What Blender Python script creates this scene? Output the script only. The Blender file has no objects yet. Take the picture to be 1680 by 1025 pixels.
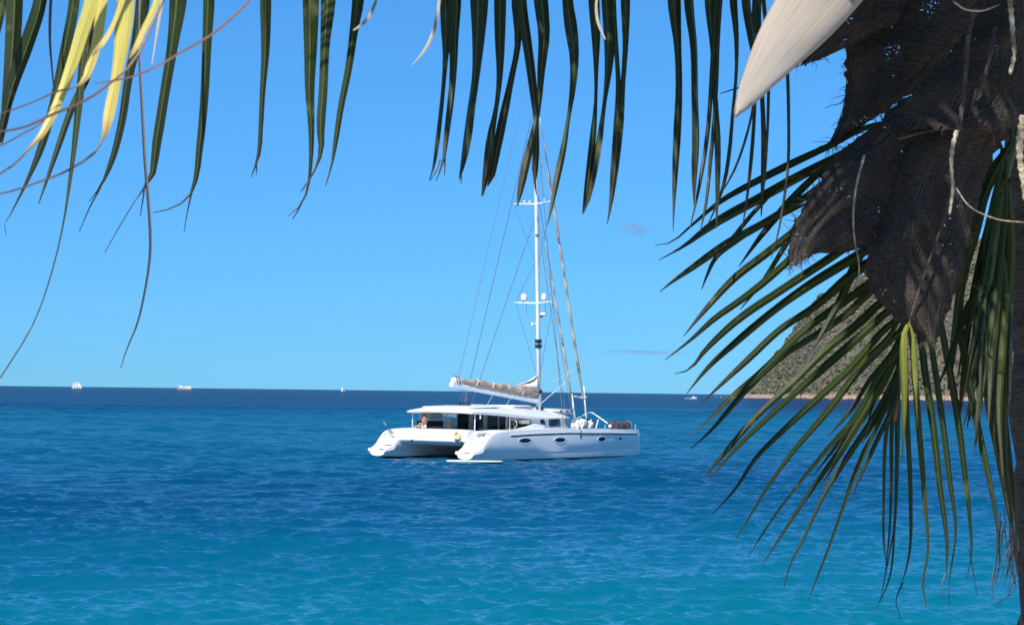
import bpy, bmesh, math, random
import numpy as np
from mathutils import Vector, Matrix
random.seed(11); rng = np.random.default_rng(5)
scene = bpy.context.scene
COL = scene.collection
R = math.radians

# ------------------------------------------------------------------ camera
PXF, PW, PH = 3100.0, 1680.0, 1025.0
SLOPE = 0.0118
ROLL = math.atan(SLOPE)
PITCH = math.atan((632.3 + SLOPE * 840 - 512.5) * math.cos(ROLL) / PXF)
FWD = Vector((0, math.cos(PITCH), math.sin(PITCH)))
UP0 = Vector((0, -math.sin(PITCH), math.cos(PITCH)))
RT = math.cos(ROLL) * Vector((1, 0, 0)) + math.sin(ROLL) * UP0
UP = -math.sin(ROLL) * Vector((1, 0, 0)) + math.cos(ROLL) * UP0
EYE = Vector((0, 0, 4.0))
cam = bpy.data.cameras.new('camera'); camo = bpy.data.objects.new('camera', cam); COL.objects.link(camo)
cam.sensor_width = 36.0; cam.lens = PXF / PW * 36.0; cam.clip_start = 0.05; cam.clip_end = 60000
m = Matrix.Identity(4)
for i, v in enumerate((RT, UP, -FWD)):
    for k in range(3): m[k][i] = v[k]
m.translation = EYE
camo.matrix_world = m
cam.dof.use_dof = True; cam.dof.focus_distance = 10.0; cam.dof.aperture_fstop = 20.0
scene.camera = camo
def at(px, py, d):
    return EYE + (FWD + RT * ((px - 840) / PXF) + UP * ((512.5 - py) / PXF)) * d

# ------------------------------------------------------------------ sky, sun, exposure
SUN_AZ = math.atan2(-0.392, -0.92)      # measured from +y towards +x
SUN_EL = R(42)
world = bpy.data.worlds.new('World'); scene.world = world; world.use_nodes = True
wn = world.node_tree; wn.nodes.clear()
sky = wn.nodes.new('ShaderNodeTexSky'); sky.sky_type = 'NISHITA'; sky.sun_disc = False
sky.sun_elevation = SUN_EL; sky.sun_rotation = SUN_AZ
sky.altitude = 0; sky.air_density = 1.0; sky.dust_density = 0.0; sky.ozone_density = 10.0
gam = wn.nodes.new('ShaderNodeGamma'); gam.inputs['Gamma'].default_value = 0.58
tnt = wn.nodes.new('ShaderNodeMix'); tnt.data_type = 'RGBA'; tnt.blend_type = 'MULTIPLY'; tnt.inputs[0].default_value = 1.0; tnt.inputs[7].default_value = (0.71, 1.86, 3.02, 1)   # the phone's saturated blue, the same over the whole sky
bg = wn.nodes.new('ShaderNodeBackground'); bg.inputs['Strength'].default_value = 0.087
wo = wn.nodes.new('ShaderNodeOutputWorld')
wn.links.new(sky.outputs[0], gam.inputs['Color']); wn.links.new(gam.outputs[0], tnt.inputs[6]); wn.links.new(tnt.outputs[2], bg.inputs['Color']); wn.links.new(bg.outputs[0], wo.inputs['Surface'])
sl = bpy.data.lights.new('sun', 'SUN'); sl.energy = 5.0; sl.angle = R(0.5); sl.color = (1.0, 0.94, 0.84)
so = bpy.data.objects.new('sun', sl); COL.objects.link(so)
sd = Vector((math.sin(SUN_AZ) * math.cos(SUN_EL), math.cos(SUN_AZ) * math.cos(SUN_EL), math.sin(SUN_EL)))
so.rotation_euler = sd.to_track_quat('Z', 'Y').to_euler()
vs = scene.view_settings
vs.view_transform = 'Standard'; vs.look = 'None'; vs.exposure = 0.2; vs.gamma = 1.0; vs.use_curve_mapping = False

# ------------------------------------------------------------------ helpers
def obj(name, verts, faces, mat, parent=None, smooth=False, uvs=None):
    me = bpy.data.meshes.new(name)
    me.from_pydata([tuple(v) for v in verts], [], faces)
    if smooth: me.polygons.foreach_set('use_smooth', [True] * len(me.polygons))
    if uvs is not None:
        ul = me.uv_layers.new(name='along')
        li = np.empty(len(me.loops), dtype=np.int32); me.loops.foreach_get('vertex_index', li)
        ul.data.foreach_set('uv', np.asarray(uvs, dtype=np.float32)[li].ravel())
    me.materials.append(mat); me.update()
    o = bpy.data.objects.new(name, me); COL.objects.link(o)
    if parent: o.parent = parent
    return o
def empty(name, loc=(0, 0, 0), rz=0.0):
    o = bpy.data.objects.new(name, None); COL.objects.link(o); o.location = loc; o.rotation_euler = (0, 0, rz)
    o.empty_display_size = 0.2
    return o
def tag(o, label=None, cat=None, group=None, kind=None):
    if label: o['label'] = label
    if cat: o['category'] = cat
    if group: o['group'] = group
    if kind: o['kind'] = kind
    return o

class MB:
    def __init__(s): s.v = []; s.f = []
    def add(s, vs_, fs):
        n = len(s.v); s.v += [Vector(v) for v in vs_]; s.f += [tuple(i + n for i in f) for f in fs]; return s
    def box(s, lo, hi):
        x0, y0, z0 = lo; x1, y1, z1 = hi
        return s.add([(x0,y0,z0),(x1,y0,z0),(x1,y1,z0),(x0,y1,z0),(x0,y0,z1),(x1,y0,z1),(x1,y1,z1),(x0,y1,z1)],
                     [(0,3,2,1),(4,5,6,7),(0,1,5,4),(1,2,6,5),(2,3,7,6),(3,0,4,7)])
    def tube(s, pts, rad, n=6, cap=True):
        pts = [Vector(p) for p in pts]
        if not hasattr(rad, '__len__'): rad = [rad] * len(pts)
        base = len(s.v); prev = None
        for i, p in enumerate(pts):
            t = (pts[min(i + 1, len(pts) - 1)] - pts[max(i - 1, 0)])
            t = t.normalized() if t.length > 1e-9 else Vector((0, 0, 1))
            if prev is None:
                a = t.cross(Vector((0, 0, 1)));
                if a.length < 1e-3: a = t.cross(Vector((1, 0, 0)))
            else: a = prev - t * prev.dot(t)
            a.normalize(); prev = a; b = t.cross(a)
            for k in range(n):
                an = 2 * math.pi * k / n
                s.v.append(p + (a * math.cos(an) + b * math.sin(an)) * rad[i])
        for i in range(len(pts) - 1):
            for k in range(n):
                s.f.append((base + i*n + k, base + i*n + (k+1) % n, base + (i+1)*n + (k+1) % n, base + (i+1)*n + k))
        if cap:
            s.f.append(tuple(base + k for k in range(n))[::-1]); e = base + (len(pts) - 1) * n
            s.f.append(tuple(e + k for k in range(n)))
        return s
    def loft(s, rings, closed=True, cap=True):
        base = len(s.v); n = len(rings[0])
        for r in rings: s.v += [Vector(p) for p in r]
        for i in range(len(rings) - 1):
            for k in range(n if closed else n - 1):
                s.f.append((base + i*n + k, base + i*n + (k+1) % n, base + (i+1)*n + (k+1) % n, base + (i+1)*n + k))
        if cap and closed:
            s.f.append(tuple(base + k for k in range(n))[::-1]); e = base + (len(rings) - 1) * n
            s.f.append(tuple(e + k for k in range(n)))
        return s
    def ball(s, c, r, nu=10, nv=6, jit=0.0):
        c = Vector(c); r = Vector(r) if hasattr(r, '__len__') else Vector((r, r, r))
        rings = []
        for j in range(nv + 1):
            th = math.pi * (0.04 + 0.92 * j / nv)
            rings.append([c + Vector((r.x * math.sin(th) * math.cos(2*math.pi*k/nu), r.y * math.sin(th) * math.sin(2*math.pi*k/nu), -r.z * math.cos(th))) * 1.0
                          + (Vector((random.uniform(-1,1)*r.x, random.uniform(-1,1)*r.y, random.uniform(-1,1)*r.z)) * jit) for k in range(nu)])
        return s.loft(rings)
    def prism(s, outline, vec):
        n = len(outline); vec = Vector(vec)
        a = [Vector(p) for p in outline]; b = [p + vec for p in a]
        return s.add(a + b, [tuple(range(n))[::-1], tuple(range(n, 2*n))] + [(i, (i+1) % n, n + (i+1) % n, n + i) for i in range(n)])
    def build(s, name, mat, parent=None, smooth=False, bevel=0, autosmooth=None):
        o = obj(name, s.v, s.f, mat, parent, smooth)
        bm = bmesh.new(); bm.from_mesh(o.data); bmesh.ops.recalc_face_normals(bm, faces=bm.faces); bm.to_mesh(o.data); bm.free()
        if bevel:
            b = o.modifiers.new('bevel', 'BEVEL'); b.width = bevel; b.segments = 2; b.limit_method = 'ANGLE'
        if autosmooth:
            o.data.polygons.foreach_set('use_smooth', [True] * len(o.data.polygons))
            bm = bmesh.new(); bm.from_mesh(o.data)
            for e in bm.edges:
                if len(e.link_faces) == 2 and e.calc_face_angle(0) > R(autosmooth): e.smooth = False
            bm.to_mesh(o.data); bm.free()
        return o

def crom(pts, n):
    """Catmull-Rom resample of rows of numbers to n rows, by chord length of the first two columns"""
    P = np.array(pts, float)
    d = np.r_[0, np.cumsum(np.maximum(np.hypot(*(P[1:, :2] - P[:-1, :2]).T), 1e-6))]
    tt = np.linspace(0, d[-1], n); out = []
    T = np.gradient(P, d, axis=0) if len(P) > 2 else np.repeat(((P[1] - P[0]) / d[1])[None], 2, 0)
    for t in tt:
        i = min(max(np.searchsorted(d, t) - 1, 0), len(P) - 2); h = d[i+1] - d[i]; u = (t - d[i]) / h
        out.append((2*u**3 - 3*u*u + 1)*P[i] + (u**3 - 2*u*u + u)*h*T[i] + (-2*u**3 + 3*u*u)*P[i+1] + (u**3 - u*u)*h*T[i+1])
    return np.array(out)

# ------------------------------------------------------------------ materials
def nmat(name):
    mt = bpy.data.materials.new(name); mt.use_nodes = True; nt = mt.node_tree
    return mt, nt, nt.nodes['Principled BSDF']
def noise_mat(name, c1, c2, scale=5.0, rough=0.5, bump=0.0, bscale=None, stretch=(1, 1, 1), spec=0.5, detail=5.0, lo=0.35, hi=0.65):
    mt, nt, p = nmat(name); N = nt.nodes.new; L = nt.links.new
    tc = N('ShaderNodeTexCoord'); mp = N('ShaderNodeMapping'); mp.inputs['Scale'].default_value = stretch
    no = N('ShaderNodeTexNoise'); no.inputs['Scale'].default_value = scale; no.inputs['Detail'].default_value = detail
    L(tc.outputs['Object'], mp.inputs['Vector']); L(mp.outputs[0], no.inputs['Vector'])
    rp = N('ShaderNodeValToRGB'); rp.color_ramp.elements[0].position = lo; rp.color_ramp.elements[1].position = hi
    rp.color_ramp.elements[0].color = (*c1, 1); rp.color_ramp.elements[1].color = (*c2, 1)
    L(no.outputs['Fac'], rp.inputs['Fac']); L(rp.outputs[0], p.inputs['Base Color'])
    p.inputs['Roughness'].default_value = rough; p.inputs['Specular IOR Level'].default_value = spec
    if bump:
        n2 = N('ShaderNodeTexNoise'); n2.inputs['Scale'].default_value = bscale or scale * 4; n2.inputs['Detail'].default_value = 4
        L(mp.outputs[0], n2.inputs['Vector'])
        b = N('ShaderNodeBump'); b.inputs['Strength'].default_value = bump; b.inputs['Distance'].default_value = 0.02
        L(n2.outputs['Fac'], b.inputs['Height']); L(b.outputs[0], p.inputs['Normal'])
    return mt

GEL = noise_mat('gelcoat_white', (0.76, 0.77, 0.76), (0.82, 0.82, 0.80), 0.8, 0.28)
GELW = noise_mat('deck_white', (0.72, 0.72, 0.69), (0.80, 0.79, 0.76), 2.5, 0.5, 0.05)
ALU = noise_mat('mast_paint', (0.68, 0.69, 0.70), (0.78, 0.78, 0.77), 1.5, 0.35)
WIRE = noise_mat('rigging_wire', (0.10, 0.11, 0.13), (0.16, 0.17, 0.19), 3, 0.4)
STEEL = noise_mat('stainless', (0.45, 0.46, 0.48), (0.6, 0.6, 0.6), 6, 0.25)
GLASSD = noise_mat('tinted_glass', (0.008, 0.010, 0.018), (0.016, 0.018, 0.03), 2, 0.08)
DARK = noise_mat('dark_fabric', (0.012, 0.012, 0.016), (0.03, 0.028, 0.032), 8, 0.8, 0.2)
GREY = noise_mat('grey_vinyl', (0.28, 0.28, 0.28), (0.42, 0.41, 0.39), 3, 0.6, 0.2)
CREAM = noise_mat('cream_vinyl', (0.62, 0.52, 0.30), (0.72, 0.63, 0.42), 6, 0.6, 0.1)
TAN = noise_mat('tan_canvas', (0.33, 0.235, 0.165), (0.50, 0.40, 0.31), 2.2, 0.85, 0.7, 7, (1, 3, 3))
SAIL = noise_mat('sailcloth', (0.66, 0.61, 0.50), (0.78, 0.74, 0.64), 2, 0.7, 0.3)
RUST = noise_mat('rust_paint', (0.26, 0.18, 0.13), (0.34, 0.25, 0.19), 0.4, 0.7)
SKIN = noise_mat('skin', (0.42, 0.22, 0.14), (0.50, 0.28, 0.18), 6, 0.55)
HAIR = noise_mat('hair', (0.012, 0.010, 0.009), (0.03, 0.025, 0.02), 30, 0.6)
def boot_mat():
    mt, nt, p = nmat('hull_gelcoat_with_antifouling'); N = nt.nodes.new; L = nt.links.new
    tc = N('ShaderNodeTexCoord'); sx = N('ShaderNodeSeparateXYZ'); L(tc.outputs['Object'], sx.inputs[0])
    mr = N('ShaderNodeMapRange'); mr.inputs[1].default_value = 0.135; mr.inputs[2].default_value = 0.15
    L(sx.outputs['Z'], mr.inputs[0])
    no = N('ShaderNodeTexNoise'); no.inputs['Scale'].default_value = 1.1; L(tc.outputs['Object'], no.inputs['Vector'])
    rp = N('ShaderNodeValToRGB'); rp.color_ramp.elements[0].color = (0.74, 0.755, 0.75, 1); rp.color_ramp.elements[1].color = (0.81, 0.81, 0.795, 1)
    L(no.outputs['Fac'], rp.inputs['Fac'])
    # waterline scum: faint tan staining just above the boot top
    m2 = N('ShaderNodeMapRange'); m2.inputs[1].default_value = 0.1; m2.inputs[2].default_value = 0.42; m2.inputs[3].default_value = 0.5; m2.inputs[4].default_value = 0.0
    L(sx.outputs['Z'], m2.inputs[0])
    n2 = N('ShaderNodeTexNoise'); n2.inputs['Scale'].default_value = 3; L(tc.outputs['Object'], n2.inputs['Vector'])
    mm = N('ShaderNodeMath'); mm.operation = 'MULTIPLY'; L(m2.outputs[0], mm.inputs[0]); L(n2.outputs['Fac'], mm.inputs[1])
    x1 = N('ShaderNodeMix'); x1.data_type = 'RGBA'; L(mm.outputs[0], x1.inputs[0]); L(rp.outputs[0], x1.inputs[6]); x1.inputs[7].default_value = (0.42, 0.36, 0.24, 1)
    x2 = N('ShaderNodeMix'); x2.data_type = 'RGBA'; L(mr.outputs[0], x2.inputs[0]); x2.inputs[6].default_value = (0.006, 0.010, 0.03, 1); L(x1.outputs[2], x2.inputs[7])
    L(x2.outputs[2], p.inputs['Base Color']); p.inputs['Roughness'].default_value = 0.22
    return mt
HULL = boot_mat()

def leaf_mat(name, stops, trans=0.25, rough=0.45, tint=(0.16, 0.24, 0.03), spec=0.4, pale=(0.14, 0.16, 0.05), jitter=0.10):
    """stops: (u, colour) down the leaflet's length (UV x); streaks run along the blade"""
    mt, nt, p = nmat(name); N = nt.nodes.new; L = nt.links.new
    uv = N('ShaderNodeUVMap'); uv.uv_map = 'along'
    sp = N('ShaderNodeSeparateXYZ'); L(uv.outputs[0], sp.inputs[0])
    oi = N('ShaderNodeObjectInfo')
    ra = N('ShaderNodeMath'); ra.operation = 'MULTIPLY_ADD'; ra.inputs[1].default_value = jitter; L(oi.outputs['Random'], ra.inputs[0]); L(sp.outputs['X'], ra.inputs[2])
    rp = N('ShaderNodeValToRGB'); cr = rp.color_ramp
    while len(cr.elements) < len(stops): cr.elements.new(0.5)
    for e, (u, c) in zip(cr.elements, stops): e.position = u; e.color = (*c, 1)
    L(ra.outputs[0], rp.inputs['Fac'])
    mp = N('ShaderNodeMapping'); mp.inputs['Scale'].default_value = (5, 26, 1); L(uv.outputs[0], mp.inputs['Vector'])
    ad = N('ShaderNodeVectorMath'); L(mp.outputs[0], ad.inputs[0]); L(oi.outputs['Random'], ad.inputs[1])
    no = N('ShaderNodeTexNoise'); no.inputs['Scale'].default_value = 1.0; no.inputs['Detail'].default_value = 4; L(ad.outputs[0], no.inputs['Vector'])
    tc = N('ShaderNodeTexCoord'); n3 = N('ShaderNodeTexNoise'); n3.inputs['Scale'].default_value = 14; n3.inputs['Detail'].default_value = 3; L(tc.outputs['Object'], n3.inputs['Vector'])
    mr = N('ShaderNodeMapRange'); mr.inputs[1].default_value = 0.3; mr.inputs[2].default_value = 0.75; mr.inputs[3].default_value = 0.55; mr.inputs[4].default_value = 1.55
    L(no.outputs['Fac'], mr.inputs[0])
    mu = N('ShaderNodeVectorMath'); mu.operation = 'SCALE'; L(rp.outputs[0], mu.inputs[0]); L(mr.outputs[0], mu.inputs['Scale'])
    m3 = N('ShaderNodeMapRange'); m3.inputs[1].default_value = 0.62; m3.inputs[2].default_value = 0.75; m3.inputs[4].default_value = 0.7; L(n3.outputs['Fac'], m3.inputs[0])
    # pale midrib line (UV y 0.5) and blotches
    mi = N('ShaderNodeMath'); mi.operation = 'SUBTRACT'; mi.inputs[1].default_value = 0.5; L(sp.outputs['Y'], mi.inputs[0])
    ab = N('ShaderNodeMath'); ab.operation = 'ABSOLUTE'; L(mi.outputs[0], ab.inputs[0])
    mb = N('ShaderNodeMapRange'); mb.inputs[1].default_value = 0.035; mb.inputs[2].default_value = 0.06; mb.inputs[3].default_value = 0.65; mb.inputs[4].default_value = 0.0; L(ab.outputs[0], mb.inputs[0])
    mx = N('ShaderNodeMath'); mx.operation = 'MAXIMUM'; L(m3.outputs[0], mx.inputs[0]); L(mb.outputs[0], mx.inputs[1])
    x = N('ShaderNodeMix'); x.data_type = 'RGBA'; L(mx.outputs[0], x.inputs[0]); L(mu.outputs[0], x.inputs[6]); x.inputs[7].default_value = (*pale, 1)
    L(x.outputs[2], p.inputs['Base Color']); p.inputs['Roughness'].default_value = rough; p.inputs['Specular IOR Level'].default_value = spec
    tr = N('ShaderNodeBsdfTranslucent'); tr.inputs['Color'].default_value = (*tint, 1)
    ms = N('ShaderNodeMixShader'); ms.inputs[0].default_value = trans
    out = nt.nodes['Material Output']
    L(p.outputs[0], ms.inputs[1]); L(tr.outputs[0], ms.inputs[2]); L(ms.outputs[0], out.inputs['Surface'])
    return mt
LEAF = leaf_mat('palm_leaf_dark', [(0.0, (0.030, 0.050, 0.014)), (0.6, (0.024, 0.042, 0.014)), (0.9, (0.020, 0.032, 0.016)), (1.0, (0.028, 0.028, 0.018))], 0.10, spec=0.25)
LEAFG = leaf_mat('palm_leaf_green', [(0.0, (0.042, 0.066, 0.014)), (0.6, (0.022, 0.040, 0.011)), (0.92, (0.017, 0.027, 0.012)), (1.0, (0.028, 0.022, 0.016))], 0.24, tint=(0.26, 0.36, 0.05), spec=0.22)
LEAFO = leaf_mat('palm_leaf_olive', [(0.0, (0.085, 0.095, 0.016)), (0.6, (0.058, 0.070, 0.014)), (0.95, (0.04, 0.042, 0.015)), (1.0, (0.05, 0.035, 0.018))], 0.2, tint=(0.3, 0.34, 0.05), spec=0.2)
YEL = leaf_mat('palm_leaf_yellow', [(0.0, (0.62, 0.56, 0.12)), (0.45, (0.70, 0.60, 0.16)), (0.60, (0.62, 0.50, 0.15)), (0.68, (0.10, 0.05, 0.045)), (1.0, (0.085, 0.045, 0.045))], 0.25, tint=(0.7, 0.6, 0.1), pale=(0.62, 0.55, 0.2))
TENDRIL = leaf_mat('dry_leaf_tip', [(0.0, (0.16, 0.085, 0.07)), (1.0, (0.12, 0.065, 0.06))], 0.0, pale=(0.2, 0.12, 0.09))
TENDRILD = leaf_mat('dark_dry_leaf_tip', [(0.0, (0.020, 0.016, 0.022)), (1.0, (0.018, 0.016, 0.018))], 0.0, pale=(0.03, 0.02, 0.025))
PALE = leaf_mat('pale_dry_strip', [(0.0, (0.55, 0.50, 0.40)), (1.0, (0.45, 0.42, 0.36))], 0.3, tint=(0.6, 0.55, 0.45), pale=(0.6, 0.55, 0.45))
LEAFYG = leaf_mat('palm_leaf_yellow_green', [(0.0, (0.34, 0.36, 0.06)), (0.4, (0.26, 0.30, 0.05)), (1.0, (0.08, 0.10, 0.02))], 0.25, tint=(0.4, 0.45, 0.06), pale=(0.4, 0.4, 0.1))  # brighter yellow-green at the root, darker green towards the tip
RACHIS = noise_mat('palm_midrib', (0.10, 0.12, 0.03), (0.18, 0.17, 0.05), 6, 0.5)
RACHISD = noise_mat('palm_midrib_dry', (0.12, 0.07, 0.04), (0.20, 0.13, 0.07), 8, 0.7)
BARK = noise_mat('palm_bark', (0.035, 0.028, 0.025), (0.085, 0.070, 0.062), 14, 0.95, 1.0, 40, (1, 1, 3))
def spathe_mat():
    mt, nt, p = nmat('spathe_woody'); N = nt.nodes.new; L = nt.links.new
    uv = N('ShaderNodeUVMap'); uv.uv_map = 'along'; mp = N('ShaderNodeMapping'); mp.inputs['Scale'].default_value = (3, 34, 1); L(uv.outputs[0], mp.inputs['Vector'])
    no = N('ShaderNodeTexNoise'); no.inputs['Scale'].default_value = 1.0; no.inputs['Detail'].default_value = 6; L(mp.outputs[0], no.inputs['Vector'])
    n2 = N('ShaderNodeTexNoise'); n2.inputs['Scale'].default_value = 9.0; n2.inputs['Detail'].default_value = 5; L(uv.outputs[0], n2.inputs['Vector'])
    rp = N('ShaderNodeValToRGB'); cr = rp.color_ramp; cr.elements[0].position = 0.28; cr.elements[1].position = 0.62; cr.elements[0].color = (0.27, 0.215, 0.165, 1); cr.elements[1].color = (0.46, 0.395, 0.32, 1); e = cr.elements.new(0.42); e.color = (0.41, 0.345, 0.275, 1)
    mx = N('ShaderNodeMath'); mx.operation = 'MULTIPLY_ADD'; mx.inputs[1].default_value = 0.35; L(n2.outputs['Fac'], mx.inputs[0]); ms = N('ShaderNodeMath'); ms.operation = 'SUBTRACT'; ms.inputs[1].default_value = 0.15; L(no.outputs['Fac'], ms.inputs[0]); L(ms.outputs[0], mx.inputs[2])
    L(mx.outputs[0], rp.inputs['Fac']); L(rp.outputs[0], p.inputs['Base Color']); p.inputs['Roughness'].default_value = 0.8
    b = N('ShaderNodeBump'); b.inputs['Strength'].default_value = 0.3; b.inputs['Distance'].default_value = 0.004; L(no.outputs['Fac'], b.inputs['Height']); L(b.outputs[0], p.inputs['Normal'])
    return mt
SPATHE = spathe_mat()
TWIG = noise_mat('flower_twig', (0.20, 0.16, 0.10), (0.62, 0.54, 0.40), 22, 0.8, 1.0, 60)
TWIGD = noise_mat('flower_twig_dark', (0.05, 0.035, 0.03), (0.11, 0.08, 0.065), 22, 0.9, 1.0, 60)
def fibre_mat():
    mt, nt, p = nmat('palm_fibre_cloth'); N = nt.nodes.new; L = nt.links.new
    uv = N('ShaderNodeUVMap'); uv.uv_map = 'along'
    def wave(sc, dirx, dist):
        w = N('ShaderNodeTexWave'); w.wave_type = 'BANDS'; w.bands_direction = 'X' if dirx else 'Y'
        w.inputs['Scale'].default_value = sc; w.inputs['Distortion'].default_value = dist; w.inputs['Detail'].default_value = 2; w.inputs['Detail Scale'].default_value = 1.5
        L(uv.outputs[0], w.inputs['Vector']); return w
    w1 = wave(9.5, True, 5.0); w2 = wave(11.0, False, 6.0)
    mx = N('ShaderNodeMath'); mx.operation = 'MAXIMUM'; L(w1.outputs['Fac'], mx.inputs[0]); L(w2.outputs['Fac'], mx.inputs[1])
    no = N('ShaderNodeTexNoise'); no.inputs['Scale'].default_value = 3.2; no.inputs['Detail'].default_value = 3; L(uv.outputs[0], no.inputs['Vector'])
    rp = N('ShaderNodeValToRGB'); rp.color_ramp.elements[0].position = 0.3; rp.color_ramp.elements[1].position = 0.75
    rp.color_ramp.elements[0].color = (0.026, 0.022, 0.020, 1); rp.color_ramp.elements[1].color = (0.082, 0.069, 0.060, 1)
    n4 = N('ShaderNodeTexNoise'); n4.inputs['Scale'].default_value = 9; n4.inputs['Detail'].default_value = 6
    mp = N('ShaderNodeMapping'); mp.inputs['Scale'].default_value = (1, 4, 1); L(uv.outputs[0], mp.inputs['Vector']); L(mp.outputs[0], n4.inputs['Vector'])
    L(n4.outputs['Fac'], rp.inputs['Fac']); L(rp.outputs[0], p.inputs['Base Color'])
    p.inputs['Roughness'].default_value = 0.95; p.inputs['Specular IOR Level'].default_value = 0.15
    b = N('ShaderNodeBump'); b.inputs['Strength'].default_value = 0.5; b.inputs['Distance'].default_value = 0.003
    L(mx.outputs[0], b.inputs['Height']); L(b.outputs[0], p.inputs['Normal'])
    # worn-through cells of the weave
    mh = N('ShaderNodeMapping'); mh.inputs['Scale'].default_value = (34, 46, 1); mh.inputs['Rotation'].default_value = (0, 0, 0.5); L(uv.outputs[0], mh.inputs['Vector'])
    nh = N('ShaderNodeTexNoise'); nh.inputs['Scale'].default_value = 1.0; nh.inputs['Detail'].default_value = 2; L(mh.outputs[0], nh.inputs['Vector'])
    c1 = N('ShaderNodeMath'); c1.operation = 'GREATER_THAN'; c1.inputs[1].default_value = 0.63; L(nh.outputs['Fac'], c1.inputs[0])
    c2 = N('ShaderNodeMath'); c2.operation = 'GREATER_THAN'; c2.inputs[1].default_value = 0.60; L(no.outputs['Fac'], c2.inputs[0])
    c3 = N('ShaderNodeMath'); c3.operation = 'MULTIPLY'; L(c1.outputs[0], c3.inputs[0]); L(c2.outputs[0], c3.inputs[1])
    tr = N('ShaderNodeBsdfTransparent'); ms = N('ShaderNodeMixShader'); out = nt.nodes['Material Output']
    L(c3.outputs[0], ms.inputs[0]); L(p.outputs[0], ms.inputs[1]); L(tr.outputs[0], ms.inputs[2]); L(ms.outputs[0], out.inputs['Surface'])
    return mt
FIBRE = fibre_mat()
FRAY = noise_mat('frayed_fibre', (0.03, 0.025, 0.022), (0.085, 0.068, 0.056), 20, 0.9)

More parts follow.
